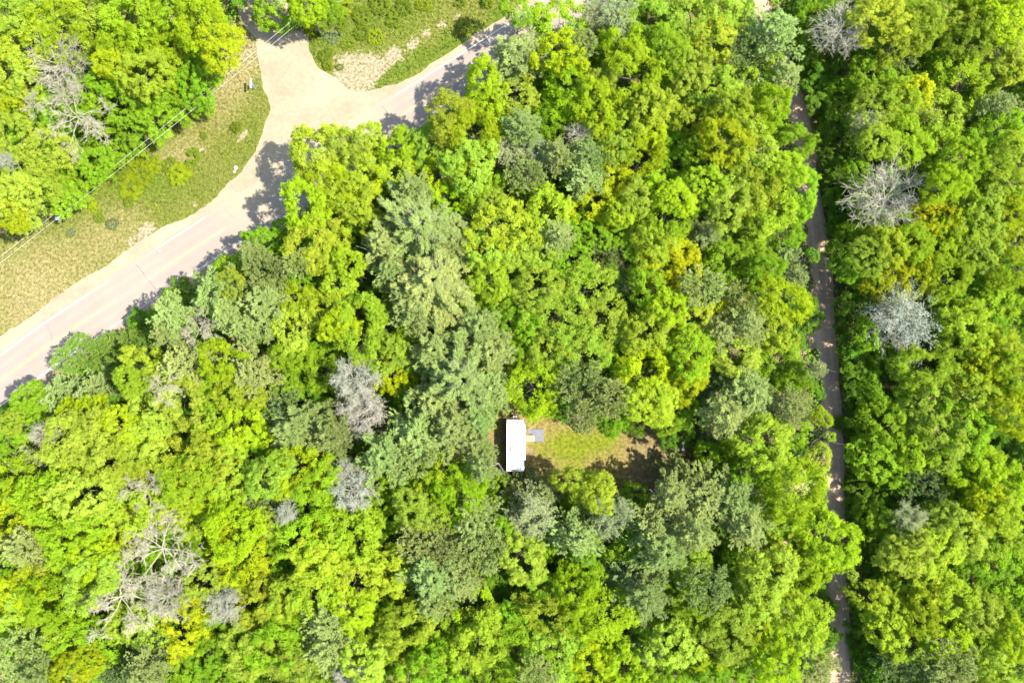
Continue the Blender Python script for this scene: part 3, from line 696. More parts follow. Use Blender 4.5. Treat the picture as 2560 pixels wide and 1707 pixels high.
6: """60,60,105,L 180,40,70,F 260,60,90,L 40,170,90,L 420,100,120,M 350,170,85,M 500,180,90,M 640,130,110,C 680,200,75,C 200,230,110,J 330,260,120,P 230,350,95,P 410,320,80,P 530,310,85,F 650,350,90,L 590,430,90,L 690,440,85,L 640,540,100,L 700,510,70,L 560,600,80,L
390,470,110,L 300,500,90,L 150,470,85,N 180,550,80,L 210,630,80,L 330,600,95,M 70,640,100,P 120,730,130,P 260,750,120,P 220,860,120,P 330,860,90,P 90,880,105,P 440,660,110,L 540,680,115,L 430,770,100,L 590,780,95,L 700,810,100,L 780,870,105,L 690,920,120,L 800,980,100,L
730,1070,110,L 600,900,105,L 600,1020,110,L 500,940,90,L 560,1130,105,L 660,1110,90,L 400,1090,110,L 340,1190,90,L 450,1220,110,E 350,1300,90,L 550,1310,110,E 600,1390,90,E 130,1130,105,F 60,1050,90,O 190,1190,75,F 100,1270,100,L 230,1340,110,L 120,1400,110,L
200,1480,100,L 70,1500,100,L 340,1500,95,M 450,1470,90,L 640,1500,100,F 560,1450,80,O 30,960,80,M
870,230,100,M 960,190,110,M 850,390,100,D 950,410,110,M 1120,130,100,E 1200,170,95,E 1250,260,100,L 1360,250,100,L 1150,280,110,L 1100,380,95,L 1200,440,110,L 1320,400,110,L 1420,330,90,L 1100,500,95,L 1400,130,105,L 1340,60,80,M 1500,60,100,E 1480,210,80,L 1550,150,85,L 1540,330,85,L 1510,450,70,D
900,540,100,M 820,620,85,D 1000,590,85,M 1200,580,105,J 1130,660,110,J 1230,720,100,J 1040,740,80,D 1380,600,105,L 1480,690,100,L 1400,760,85,Y 1480,800,80,E 1540,590,70,D 1060,820,75,H 900,830,75,M 1200,850,85,L 1320,880,90,O 1150,960,110,E 1050,980,90,L 1220,1080,110,E 1120,1130,115,E
1250,1170,85,E 1010,1090,80,M 920,960,85,D 930,1120,80,D 860,1090,60,D 1450,900,105,L 1540,930,100,L 1400,1020,100,M 1500,1080,110,T 1430,1180,110,T 1550,1210,90,M 1370,1250,85,L 920,1210,90,E 960,1310,95,E 1060,1360,100,O 1100,1260,85,L 870,1400,80,D 900,1500,90,D 1000,1480,90,J
1120,1480,100,J 1260,1480,110,F 1330,1390,80,L 1230,1370,90,L 1450,1320,100,L 1550,1380,80,L 1390,1500,90,L 1500,1490,100,L 820,1300,65,D 810,1190,60,D 820,760,60,D 840,480,70,D 800,320,60,D 800,130,70,D 850,1560,70,D""",
}
#      proto, height range, colour, depth of crown / radius, trunk kind, name, colour word
KIND = {
 'L': ('L', (11.5, 16.5), (.180, .258, .007), (.8, 1.1), 'leaf', 'broadleaf_tree', 'bright lime broadleaf tree'),
 'E': ('L', (12.5, 16), (.212, .280, .014), (.8, 1.1), 'leaf', 'pale_broadleaf_tree', 'pale lime broadleaf tree'),
 'Y': ('L', (10, 13.5), (.252, .285, .006), (.8, 1.1), 'leaf', 'yellow_broadleaf_tree', 'golden yellow broadleaf tree'),
 'M': ('L', (8, 11), (.132, .228, .010), (.8, 1.1), 'leaf', 'young_broadleaf_tree', 'mid green young tree'),
 'T': ('T', (11, 14), (.160, .252, .008), (.7, .95), 'leaf', 'maple_tree', 'open star-shaped green maple'),
 'D': ('D', (3.5, 6.5), (.082, .160, .011), (.7, 1.0), 'leaf', 'sapling', 'dark green shaded sapling'),
 'O': ('O', (12, 15), (.185, .248, .020), (.7, 1.0), 'leaf', 'fine_leaved_tree', 'olive green fine-leaved tree'),
 'P': ('P', (15, 18), (.150, .195, .050), (.8, 1.1), 'pine', 'pine_tree', 'feathery grey-green pine'),
 'W': ('W', (18, 21), (.158, .197, .052), (.7, .85), 'pine', 'white_pine_tree', 'very wide grey-green pine'),
 'F': ('F', (14.5, 17.5), (.162, .202, .053), (.9, 1.2), 'pine', 'pine_tree', 'soft pale grey-green pine'),
 'C': ('F', (13, 15), (.150, .175, .058), (.8, 1.0), 'pine', 'pine_tree', 'short-needled dull green pine'),
 'N': ('F', (8.5, 11.5), (.142, .185, .056), (.9, 1.2), 'pine', 'young_pine_tree', 'blue-grey young pine'),
 'J': ('F', (10, 13), (.108, .158, .048), (1.0, 1.3), 'pine', 'pine_tree', 'dark blue-green pine'),
 'K': ('K', (6, 8.5), (.105, .165, .022), (.8, 1.0), 'pine', 'rounded_pine_tree', 'smooth rounded dark green pine'),
 'S': ('O', (6, 8), (.150, .245, .010), (.9, 1.2), 'leaf', 'round_broadleaf_tree', 'small round fresh green tree'),
 'B': ('B', (13, 15), (.3, .3, .3), (.8, .9), 'bare', 'bare_tree', 'leafless grey tree'),
 'X': ('X', (14, 16), (.3, .3, .3), (.4, .5), 'bare', 'dead_tree', 'sprawling dead pale tree'),
 'H': ('H', (12, 14), (.150, .188, .068), (.8, 1.0), 'bare', 'sage_tree', 'pale sage half-leafed tree'),
 'G': ('G', (13, 15.5), (.185, .192, .140), (.85, 1.05), 'bare', 'budding_tree', 'silvery grey budding tree'),
}
ALL = []
for t, s in TREES.items():
    ox, oy = TILE[t]
    for e in s.split():
        x, y, r, k = e.split(','); ALL.append([ox + float(x) * .5485, oy + float(y) * .5485, float(r) * .5485, k])
# near-duplicates along the seams of the listing
keep = []
for a in sorted(ALL, key=lambda a: -a[2]):
    if all(math.hypot(a[0] - b_[0], a[1] - b_[1]) > (.56 if a[3] == b_[3] else .42) * (a[2] + b_[2]) or (a[3] in 'BXGH') != (b_[3] in 'BXGH') for b_ in keep): keep.append(a)
ALL = keep
# saplings and small trees in the gaps between crowns
cov = np.array([(a[0], a[1], a[2]) for a in ALL if a[3] not in 'BX'])
rg = np.random.default_rng(5)
for gy in range(10, 1707, 26):
    for gx in range(10, 2560, 26):
        x, y = gx + rg.uniform(-8, 8), gy + rg.uniform(-8, 8)
        if (np.hypot(cov[:, 0] - x, cov[:, 1] - y) < cov[:, 2] * .9 + 6).any(): continue
        b0 = proj([G(x, y, 4.0) * [1, 1, 0]])
        if is_open(b0)[0] or is_open(np.array([[x, y]]))[0]: continue
        r = rg.uniform(30, 44); ALL.append([x, y, r, 'M' if rg.random() < .45 else 'D']); cov = np.vstack([cov, [x, y, r]])

def valid_base(c):
    P = proj([[c[0], c[1], 0]])
    if not is_open(P)[0]: return np.array([c[0], c[1]])
    for d in np.arange(.5, 7, .5):
        for a in np.arange(0, 6.28, .3927):
            q = np.array([c[0] + d * math.cos(a), c[1] + d * math.sin(a)])
            if not is_open(proj([[q[0], q[1], 0]]))[0]: return q
    return np.array([c[0], c[1]])

TREE_OBJS = []
rg = np.random.default_rng(11); rr = random.Random(3)
TR_X = [p[0] for p in TRK_R]; TR_Y = [p[1] for p in TRK_R]
def place_tree(px, py, rpx, k, hscale=1.0):
    tx = float(np.interp(py, TR_Y, TR_X))
    if k not in 'BXGH':
        rpx *= 1.12 if k in 'LEMOYT' else 1.0
        if px < tx - 18 and py > 240 and not 1240 < py < 1480 and (int(px * 7 + py) % 3): rpx = max(12, min(rpx, (tx - 22 - px) / 1.12))
        if px >= tx - 18 and px < tx + 120 and py > 240: rpx = max(14, min(rpx, (px - tx - 2) / 1.1)); px = max(px, tx + 16)
    if 1190 < px < 1345 and 1190 < py < 1290: hscale = .6
    if 1690 < px < 1830 and 1050 < py < 1190: hscale = .5
    if 1395 < px < 1480 and 1185 < py < 1270: hscale = .75
    pk, hr, colr, dep, tk, name, word = KIND[k]
    Ht = rg.uniform(*hr) * hscale; zc_ = Ht * .78; R_ = rpx * 1.12 * (HCAM - zc_) / FPX
    if k not in 'BXGHDS': R_ *= 1.04
    Ht = max(Ht, R_ * 1.35); d = rg.uniform(*dep) * R_; zc_ = Ht - d * .9
    c = G(px, py, zc_ + .35 * d); b0 = valid_base(c)
    root = empty(name, (b0[0], b0[1], 0)); off = Vector((c[0] - b0[0], c[1] - b0[1], 0))
    rz = rg.uniform(0, 6.28); el = rg.uniform(.9, 1.12)
    if k == 'L': colr = ((.190, .272, .007), (.222, .282, .006), (.208, .275, .024), (.162, .250, .009), (.205, .260, .016))[int(rg.integers(0, 5))]
    j = rg.normal(0, 1, 3); base = np.array(colr) * (1 + .12 * np.clip(j[0], -2, 1.5)); base[0] *= 1 + .055 * np.clip(j[1], -2, 1.3); base[1] *= 1 - .015 * j[1]; base = np.clip(base, .002, .8)
    q = Vector((off.x, off.y, zc_)); tilt = Vector((0, 0, 1)).rotation_difference(q)
    w = Ht * rg.uniform(.85, 1.15)
    tr = obj('trunk', rr.choice(TRUNK[tk]), root, scale=(w, w, max(zc_ + (.25 * d if tk != 'bare' else .15 * d), 1.0)))
    tr.rotation_mode = 'QUATERNION'; tr.rotation_quaternion = tilt @ Quaternion((0, 0, 1), rz)
    if tk == 'bare':
        lm, tm = rr.choice(BARE[pk])
        for nm, me_ in (('limbs', lm), ('twigs', tm)):
            o = obj(nm, me_, root, loc=(off.x, off.y, zc_), rot=(rg.normal(0, .0), 0, rz), scale=(R_, R_, d * 1.0)); o.color = (*base, 1)
    else:
        o = obj('crown', rr.choice(PROTO[pk]), root, loc=(off.x, off.y, zc_), rot=(rg.normal(0, .06), rg.normal(0, .06), rz), scale=(R_ * el, R_ / el, d)); o.color = (*base, 1)
    if k == 'W':
        obj('dead_limbs', rr.choice(BARE['X'])[0], root, loc=(off.x, off.y + .1 * R_, zc_ + .72 * d), rot=(0, 0, rz), scale=(R_ * .5, R_ * .5, R_ * .35))
    TREE_OBJS.append((root, px, py, rpx, k)); return root
for a in ALL: place_tree(*a)

# ------------------------------------------------------------------ low shrubs on the verge and in the field
SHRUB = [(352, 432, 42, .7, 'l'), (392, 415, 24, .6, 'l'), (330, 470, 30, .6, 'l'), (449, 438, 30, .8, 'l'), (484, 395, 20, .7, 'm'), (428, 418, 24, .7, 'm'), (324, 505, 16, .7, 'm'), (180, 582, 13, .5, 'g'), (282, 561, 18, .5, 'g'),
         (591, 320, 14, .6, 'm'), (235, 520, 16, .6, 'l'), (150, 520, 16, .6, 'l'), (735, 62, 26, 1.2, 'm'), (755, 30, 30, 1.4, 'l'), (800, 20, 34, 1.2, 'm'), (845, 55, 26, .8, 'm'), (815, 140, 20, .7, 'm'), (780, 75, 20, .7, 'l'),
         (860, 25, 26, .9, 'l'), (905, 40, 30, .8, 'm'), (950, 15, 32, .9, 'm'), (985, 50, 24, .7, 'm'), (905, 85, 26, .7, 'm'), (940, 95, 24, .6, 'l'), (1010, 20, 26, .8, 'm'), (1060, 12, 24, .7, 'l'), (870, 110, 18, .6, 'm'), (830, 95, 20, .6, 'g'),
         (1160, 75, 20, 1.6, 'm'), (1220, 5, 22, 1.0, 'm'), (820, 165, 14, .5, 'm'), (850, 170, 12, .5, 'm'), (1150, 8, 16, .6, 'm'), (470, 425, 16, .5, 'l'), (250, 545, 14, .5, 'm'), (510, 340, 12, .4, 'm'), (300, 440, 22, .8, 'm')]
SH = []
rs = np.random.default_rng(17)
for x, y, r, h, c in SHRUB:
    p = G(x, y, 0); R_ = r * HCAM / FPX
    root = empty('shrub', (p[0], p[1], 0))
    o = obj('crown', rr.choice(PROTO['D'] + PROTO['O']), root, loc=(0, 0, h * .45), rot=(0, 0, rs.uniform(0, 6.28)), scale=(R_, R_ * rs.uniform(.8, 1.1), h * .75))
    base = {'l': (.150, .190, .006), 'm': (.105, .150, .010), 'g': (.125, .16, .07)}[c]; kj = 1 + .1 * rs.normal(); base = [v * kj for v in base]; o.color = (*base, 1)
    tr = obj('stems', rr.choice(TRUNK['leaf']), root, scale=(h * 1.2, h * 1.2, h * .8))
    SH.append((root, x, y, r, c))
SREG = [('in the field right of the dirt road', lambda x, y: x > 690 and x <= 880), ('in the field along the paved road', lambda x, y: x > 880), ('on the verge near the woods edge', lambda x, y: y < 1000 - 1.3 * x + 0 and y < 480), ('on the grass verge', lambda x, y: True)]
sb = {}
for s in SH:
    i = next(i for i, (p, f) in enumerate(SREG) if f(s[1], s[2])); sb.setdefault((i, s[4]), []).append(s)
for (i, c), lst in sb.items():
    lst.sort(key=lambda s: s[1]); n = len(lst); w = {'l': 'low yellow-green shrub', 'm': 'low leafy green shrub', 'g': 'low grey-green shrub'}[c]
    OR = ['', 'first', 'second', 'third', 'fourth', 'fifth', 'sixth', 'seventh', 'eighth', 'ninth', 'tenth', 'eleventh', 'twelfth', 'thirteenth', 'fourteenth', 'fifteenth']
    for j, s in enumerate(lst):
        ph = SREG[i][0]
        lab = f'{w} {ph}' if n == 1 else f'leftmost {w} {ph}' if j == 0 else f'rightmost {w} {ph}' if j == n - 1 else f'{OR[j + 1]} {w} from left {ph}'
        tag(s[0], lab, 'shrub', 'shrubs on the verge and in the field')

# ------------------------------------------------------------------ camper trailer
M['white'] = plain('trailer_white', (.80, .80, .78), .35, var=.03, scale=2)
M['roof_white'] = plain('roof_membrane', (.78, .78, .76), .5, var=.05, scale=3)
M['trim'] = plain('grey_trim', (.30, .31, .33), .4)
M['glass'] = plain('dark_glass', (.02, .025, .03), .08, spec=.6)
M['black'] = plain('black_rubber', (.025, .025, .025), .8)
M['steel'] = plain('galvanised_steel', (.45, .46, .47), .4, .7)
M['red'] = plain('red_lens', (.35, .02, .02), .3)
M['stripe'] = plain('blue_stripe', (.06, .12, .25), .4)
tp = G(1288.5, 1113, 2.85)
TX, TY = tp[0], tp[1]
tr_ = empty('camper_trailer', (TX, TY, 0))
tag(tr_, 'long white camper trailer with plain white roof at the left end of the clearing', 'trailer')
TW, TL = 2.56, 7.55; hw, hl = TW / 2, TL / 2
b = bmesh.new()   # body: side profile along y, nose sloped at +y
prof = [(-hl, .55), (-hl, 2.70), (-hl + .08, 2.80), (hl - .95, 2.80), (hl - .55, 2.72), (hl - .12, 2.05), (hl, 1.75), (hl, .62), (hl - .1, .55)]
mb = MB(); mb.prism(prof, -hw, hw, 'X'); bmesh.ops.bevel(mb.bm, geom=mb.bm.edges[:], offset=.035, segments=2, affect='EDGES'); body = mb.build('body', M['white'], tr_)
rf = [(-hl + .02, 2.803), (-hl + .02, 2.835), (hl - .97, 2.835), (hl - .97, 2.803)]
roofp = MB().prism(rf, -hw + .03, hw - .03, 'X').build('roof', M['roof_white'], tr_)
for s in (-1, 1): MB().box((s * (hw - .015), -.45, 2.83), (.05, TL - .95, .035), .008).build('gutter', M['trim'], roofp)
for y in (-2.4, .2, 1.6): MB().box((0, y, 2.8365), (TW - .1, .05, .004)).build('roof_seam', M['trim'] if y < -9 else M['roof_white'], roofp)
MB().box((hw - 1.55, -.55, 2.95), (.72, .92, .25), .07, seg=3).build('air_conditioner', M['white'], tr_, smooth=False)
MB().box((hw - 1.55 - .42, -.55, 2.885), (.12, .82, .09), .02).build('shadow_strip', M['black'], tr_)  # added dark box standing in for the air conditioner's shadow on the roof
for (x, y) in ((.12, -1.55), (.35, 1.3), (-.35, -2.9)):
    v = MB().box((x, y, 2.87), (.38, .38, .07), .02).build('roof_vent', M['white'], tr_)
MB().cyl((.05, -1.48, 2.83), (.05, -1.48, 3.0), .035).build('vent_pipe', M['trim'], tr_)
MB().cyl((-.2, -2.2, 2.83), (-.2, -2.2, 2.95), .03).build('vent_pipe', M['trim'], tr_)
MB().prism([(hl - .5, 2.63), (hl - .22, 2.19), (hl - .21, 2.22), (hl - .48, 2.65)], -.85, .85, 'X').build('front_window', M['trim'], tr_)
for s in (-1, 1):
    for (y0, y1) in ((-3.2, -2.2), (-1.4, -.6), (1.5, 2.5)):
        if s == 1 and y0 == -1.4: continue
        w = MB().box((s * (hw + .008), (y0 + y1) / 2, 1.95), (.03, y1 - y0, .62), .01).build('window', M['trim'], tr_)
        MB().box((s * (hw + .026), (y0 + y1) / 2, 1.95), (.012, y1 - y0 - .1, .52)).build('pane', M['glass'], w)
    MB().box((s * (hw + .004), -.1, 1.1), (.012, TL - .5, .16)).build('stripe', M['stripe'], tr_)
    for y in (-1.15, -.35):
        wh = empty('wheel', (s * (hw - .14), y, .34)); wh.parent = tr_
        MB().cyl((-.1, 0, 0), (.1, 0, 0), .34, n=22).build('tyre', M['black'], wh)
        MB().cyl((s * .08, 0, 0), (s * .115, 0, 0), .19, n=16).build('rim', M['steel'], wh)
    MB().box((s * (hw - .3), -hl - .03, 1.2), (.14, .05, .3), .01).build('tail_light', M['red'], tr_)
dr = MB().box((hw + .012, .95, 1.55), (.035, .72, 1.85), .012).build('door', M['white'], tr_)
MB().box((hw + .035, .95, 2.05), (.012, .42, .5)).build('door_window', M['glass'], dr)
MB().box((hw + .045, .68, 1.5), (.03, .06, .12), .01).build('handle', M['steel'], dr)
aw = MB().cyl((hw + .10, -2.2, 2.66), (hw + .10, 3.0, 2.66), .085, n=14).build('awning', M['white'], tr_)
for y in (-2.2, 3.0): MB().tube([(hw + .06, y, 2.62), (hw + .05, y, 1.4), (hw + .03, y, .75)], .03).build('awning_arm', M['steel'], aw)
tg = MB(); tg.tube([(-.85, hl - .1, .5), (0, hl + 1.05, .5)], .055).tube([(.85, hl - .1, .5), (0, hl + 1.05, .5)], .055).cyl((0, hl + 1.0, .0), (0, hl + 1.0, .95), .04).box((0, hl + 1.1, .5), (.14, .3, .12), .03)
tg = tg.build('tow_bar', M['black'], tr_)
for s in (-1, 1): MB().cyl((s * .17, hl + .36, .57), (s * .17, hl + .36, 1.0), .15, n=14).sphere((s * .17, hl + .36, 1.0), .15, (1, 1, .5)).build('gas_bottle', M['white'], tg, smooth=True)
MB().box((0, -hl - .13, .5), (TW - .2, .1, .12), .02).build('rear_bumper', M['trim'], tr_)
for x in (-.95, .95):
    for y in (-hl + .4, hl - .6): MB().tube([(x, y, .55), (x, y, .06)], .035).box((x, y, .045), (.22, .22, .06)).build('stabiliser', M['steel'], tr_)
# leaf litter lying on the roof end
rs2 = np.random.default_rng(23); n = 90
P = np.stack([rs2.uniform(-hw + .08, hw - .5, n), -hl + .1 + np.abs(rs2.normal(0, .22, n)), np.full(n, 2.848)], 1)
V, F = leaf_quads(P, unit(rs2.normal(0, .15, P.shape) + [0, 0, 1]), rs2.uniform(.06, .16, n), .06, rs2)
lit = obj('leaf_litter', np_mesh('leaf_litter', V + np.array([TX, TY, 0]), F, [plain('dead_leaf', (.10, .075, .045), .9)]))
tag(lit, 'scatter of dead leaves on the lower end of the white trailer roof', 'leaves', kind='stuff')

# wooden step platform beside the door, boards one by one
M['wood'] = plain('pine_boards', (.25, .17, .105), .7, var=.2, scale=5)
dc = G(1322.5, 1096, .4); dw, dh = 1.32, .98
dx0 = TX + hw + .12
deck = empty('step_platform', (dx0 + dw / 2, dc[1], 0)); tag(deck, 'pale wooden step platform between the trailer and the dark mat', 'steps')
for i in range(6): MB().box((0, -dh / 2 + (i + .5) * dh / 6, .42 + .004 * (i % 2)), (dw, dh / 6 - .022, .035), .006).build('plank', M['wood'], deck)
for s in (-1, 1): MB().box((0, s * (dh / 2 - .05), .33), (dw - .04, .04, .13)).build('beam', M['wood'], deck)
for sx in (-1, 1):
    for sy in (-1, 1): MB().box((sx * (dw / 2 - .1), sy * (dh / 2 - .12), .135), (.09, .09, .27)).build('leg', M['wood'], deck)
st = MB().box((dw / 2 + .16, 0, .21), (.28, dh - .1, .035), .006).build('step_board', M['wood'], deck)
for sy in (-1, 1): MB().box((dw / 2 + .16, sy * (dh / 2 - .15), .096), (.24, .05, .19)).build('step_leg', M['wood'], deck)

# dark mat of two lengths lying on the grass
M['mat'] = plain('woven_mat', (.085, .084, .10), .8, var=.1, scale=3)
mc = G(1340, 1088, 0)
def mat_sheet(name, cx, cy, w, h, z, seed):
    r_ = np.random.default_rng(seed); nx, ny = 16, 12; X, Y = np.meshgrid(np.linspace(-w / 2, w / 2, nx), np.linspace(-h / 2, h / 2, ny), indexing='ij')
    Z = z + .012 * np.sin(X * 4 + r_.uniform(0, 6)) * np.cos(Y * 3 + r_.uniform(0, 6)) + .012
    V = np.stack([X.ravel() + cx, Y.ravel() + cy, Z.ravel()], 1); I, J = np.meshgrid(np.arange(nx - 1), np.arange(ny - 1), indexing='ij'); a = (I * ny + J).ravel()
    q = np.stack([a, a + ny, a + ny + 1, a + 1], 1); o = obj(name, np_mesh(name, V, q, [M['mat']], smooth=True)); md = o.modifiers.new('thickness', 'SOLIDIFY'); md.thickness = .015; return o
g = G(1346, 1088, 0); tag(mat_sheet('ground_mat', g[0] - .1, g[1], 1.75, 1.92, .03, 1), 'grey-blue ground mat on the grass beside the wooden step platform', 'mat')
g = G(1326, 1078, 0); tag(mat_sheet('ground_mat', g[0] + .05, g[1], 1.0, .62, .022, 2), 'small pale grey mat strip between trailer side and larger mat', 'mat')

# yard lamp: post with two white round heads
lb = G(1693, 1111, 0); lp = empty('yard_lamp', (lb[0], lb[1], 0)); tag(lp, 'thin post with two round white lamp heads at the right end of the clearing', 'lamp')
MB().cyl((0, 0, 0), (0, 0, 3.7), .05, .04).build('post', M['steel'], lp)
MB().tube([(-.12, .42, 3.62), (0, 0, 3.72), (-.1, -.42, 3.62)], .03).build('bracket', M['steel'], lp)
M['lamp'] = plain('weathered_lamp', (.30, .29, .25), .5)
for s in (1, -1):
    h = MB().cyl((-.05, s * .46, 3.66), (-.05, s * .46, 3.80), .25, .22, n=24).sphere((-.05, s * .46, 3.80), .22, (1, 1, .35)).build('lamp_head', M['lamp'], lp)
    MB().cyl((-.05, s * .46, 3.90), (-.05, s * .46, 3.93), .06, n=10).build('cap', M['trim'], h)

# ------------------------------------------------------------------ utility pole and wires
M['pole'] = bark('pole_wood', (.22, .19, .16)); M['wire'] = plain('wire', (.42, .42, .38), .6, .0)
M['porcelain'] = plain('porcelain', (.45, .44, .42), .3)
pb = G(801, 86, 0); pt = G(771, 30, 7.6); PH = 7.9
pole = empty('utility_pole', (pb[0], pb[1], 0)); tag(pole, 'weathered wooden utility pole with one crossarm beside the dirt road', 'pole')
MB().tube([(0, 0, -.2), (0, 0, 3), (0, 0, PH)], [.17, .15, .11], 12).build('post', M['pole'], pole)
av = Garr([(752, 8), (784, 46)], 7.5)[:, :2]; ad = unit(av[1] - av[0]); adv = Vector((ad[0], ad[1], 0))
arm = MB().box((0, 0, 0), (2.5, .11, .13), .01).build('crossarm', M['pole'], pole, loc=(0, .14, PH - .45), rot=(0, 0, math.atan2(ad[1], ad[0])))
ins = [-1.15, -.42, .42, 1.15]
for t in ins: MB().cyl((t, 0, .06), (t, 0, .2), .03).sphere((t, 0, .22), .06, (1, 1, 1.2)).build('insulator', M['porcelain'], arm)
for s in (-1, 1): MB().tube([(s * .75, 0, -.05), (0, -.1, -.7)], .02).build('brace', M['steel'], arm)
MB().cyl((.22, -.02, PH - 2.2), (.22, -.02, PH - 1.4), .2, n=14).build('transformer', M['steel'], pole, smooth=False)
for k, t in enumerate((-.42, .42)):
    a = np.array([pb[0], pb[1] + .14, PH - .20]) + np.array([ad[0] * t, ad[1] * t, 0])
    e0 = G(-330, 905, 8.0) + np.array([ad[0] * t * .8, ad[1] * t * .8, 0]); e1 = G(1010, -78, 8.0) + np.array([ad[0] * t, ad[1] * t, 0])
    pts = []
    for (p, q, sg, m_) in ((e0, a, .9, 40), (a, e1, .5, 16)):
        for i in range(m_ + (1 if q is e1 else 0)):
            u = i / m_; w = p * (1 - u) + q * u; w = w - np.array([0, 0, sg * 4 * u * (1 - u)]); pts.append(tuple(w))
    wr = MB().tube(pts, .012, 5).build('power_line', M['wire'])
    tag(wr, ('upper-left' if k == 0 else 'lower-right') + ' of the two thin power lines running past the utility pole', 'power line', 'power lines over the verge')

# ------------------------------------------------------------------ road sign, utility marker, stones
sp = G(639, 223.5, 0); sg = empty('road_sign', (sp[0], sp[1], 0)); tag(sg, 'road sign post with a wide white panel beside the dirt road', 'sign')
M['sign_white'] = plain('sign_white', (.72, .73, .74), .35, var=.04)
MB().tube([(0, 0, 0), (0, 0, 2.72)], .045, 8).build('post', M['steel'], sg)
pn = MB().box((-.05, 0, 2.42), (.03, 1.42, .5), .008).build('panel', M['sign_white'], sg)
for y in (-.5, .5): MB().box((-.02, y, 2.42), (.03, .05, .46)).build('bracket', M['steel'], pn)
MB().box((.07, 0, 1.82), (.025, .62, .32), .006).build('small_panel', plain('sign_blue', (.08, .17, .32), .4), sg)
MB().tube([(.03, .0, .03), (.02, -.3, 1.0), (-.03, -.48, 2.2)], .022, 6).tube([(.03, .0, .03), (.02, .3, 1.0), (-.03, .48, 2.2)], .022, 6).build('stay', M['steel'], sg)
up = G(150, 549, 0); um = empty('utility_pedestal', (up[0], up[1], 0)); tag(um, 'small pale green utility pedestal standing in the verge grass', 'utility box')
MB().prism([(-.24, 0), (.24, 0), (.24, .78), (.2, .9), (-.2, .9), (-.24, .78)], -.2, .2, 'Y').build('cabinet', plain('pedestal_green', (.34, .38, .34), .5), um)
MB().box((0, 0, .93), (.52, .46, .05), .012).build('lid', plain('pedestal_lid', (.48, .5, .48), .45), um)
MB().box((.252, 0, .45), (.012, .26, .5)).build('hatch', M['trim'], um)
M['stone'] = plain('pale_stone', (.42, .40, .36), .8, var=.2)
for k, (x, y, r, w) in enumerate(((590, 420, .32, 'larger pale stone at the grass edge by the dirt road curve'), (586, 430, .22, 'smaller pale stone at the grass edge by the dirt road curve'), (399, 628, .18, 'single pale stone on the grass strip beside the paved road'))):
    p = G(x, y, 0); bm = bmesh.new(); bmesh.ops.create_icosphere(bm, subdivisions=2, radius=r); r_ = np.random.default_rng(k)
    for v in bm.verts: v.co *= 1 + r_.normal(0, .10); v.co.z = v.co.z * .6 + r * .2
    me = bpy.data.meshes.new('stone'); bm.to_mesh(me); bm.free(); me.materials.append(M['stone']); tag(obj('stone', me, loc=(p[0], p[1], .02)), w, 'stone', 'pale stones')

# ------------------------------------------------------------------ ground cover nobody could count
def scatter(n, x0, x1, y0, y1, rng): return np.stack([rng.uniform(x0, x1, n), rng.uniform(y0, y1, n)], 1)
rg = np.random.default_rng(31)
P = scatter(75000, -90, 95, -62, 70, rg); px = proj(np.column_stack([P, np.zeros(len(P))]))
P = P[(~is_open(px)) & (px[:, 0] > -60) & (px[:, 0] < 2620) & (px[:, 1] > -60) & (px[:, 1] < 1770)]
k = 6; n = len(P); hgt = np.abs(rg.normal(0, .7, n)) + .15
Q = np.repeat(np.column_stack([P, hgt]), k, 0) + rg.normal(0, .22, (n * k, 3)); Q[:, 2] = np.maximum(Q[:, 2], .05)
V, F = leaf_quads(Q, unit(rg.normal(0, .4, Q.shape) + [0, 0, 1]), rg.uniform(.22, .45, len(Q)), rg.uniform(.15, .3, len(Q)), rg)
cc = np.repeat(np.stack([.08 + .035 * rg.random(n), .17 + .06 * rg.random(n), np.full(n, .008)], 1), k, 0); cc *= rg.uniform(.7, 1.3, (len(cc), 1))
tag(obj('undergrowth', np_mesh('undergrowth', V, F, [M['weed']], cols={'col': np.repeat(cc, 4, 0)})), 'green leafy undergrowth covering the floor of the woods', 'undergrowth', kind='stuff')

def on_road(px): return inpoly(px, DIRT_PX) | inpoly(px, ROAD_PX)
DIRT_PX = DN + DE + [(1560, -110), (1100, 210), (700, 480), (-260, 1100)]
ROAD_PX = SHO + [(1560, -180), (1256, 30), (700, 400), (-260, 1000)]
P = scatter(150000, -95, 60, -25, 75, rg); px = proj(np.column_stack([P, np.zeros(len(P))])); ok = inpoly(px, OPEN_N) & ~on_road(px) & (px[:, 1] > -60) & (px[:, 0] > -60)
P, px = P[ok], px[ok]; dry = blobs(px, DRY); lush = blobs(px, LUSH); soil = blobs(px, SOIL)
edge = np.min([np.hypot(px[:, 0] - x, px[:, 1] - y) for x, y in catmull(FOREST_EDGE, 10)], 0); field = (px[:, 0] > 700)
lush = lush + .9 * np.exp(-(edge / 45) ** 2) + .35 * field
ok = rg.random(len(P)) < np.clip(.9 - .9 * soil, 0.04, 1); P, lush, dry, soil = P[ok], lush[ok], dry[ok], soil[ok]; n = len(P)
Q = np.column_stack([P, .04 + .10 * rg.random(n) + .12 * np.clip(lush, 0, 1)])
def wave(P, s, seed):
    r_ = np.random.default_rng(seed); v = 0
    for i in range(7): k_ = r_.normal(0, s, 2); v = v + np.sin(P @ k_ + r_.uniform(0, 6.28))
    return v / 2.2
mott = .6 * wave(P, 1.6, 1) + .5 * wave(P, 4.5, 2)
lf = np.clip(lush - .6 * dry + .24 + .45 * mott + rg.normal(0, .25, n), 0, 1)[:, None]
green = np.array([.078, .112, .009]); straw = np.array([.150, .126, .054]); colr = straw * (1 - lf) + green * lf; colr *= (rg.uniform(.6, 1.35, n) * np.clip(1 + .22 * wave(P, 3.5, 5), .5, 1.5))[:, None]
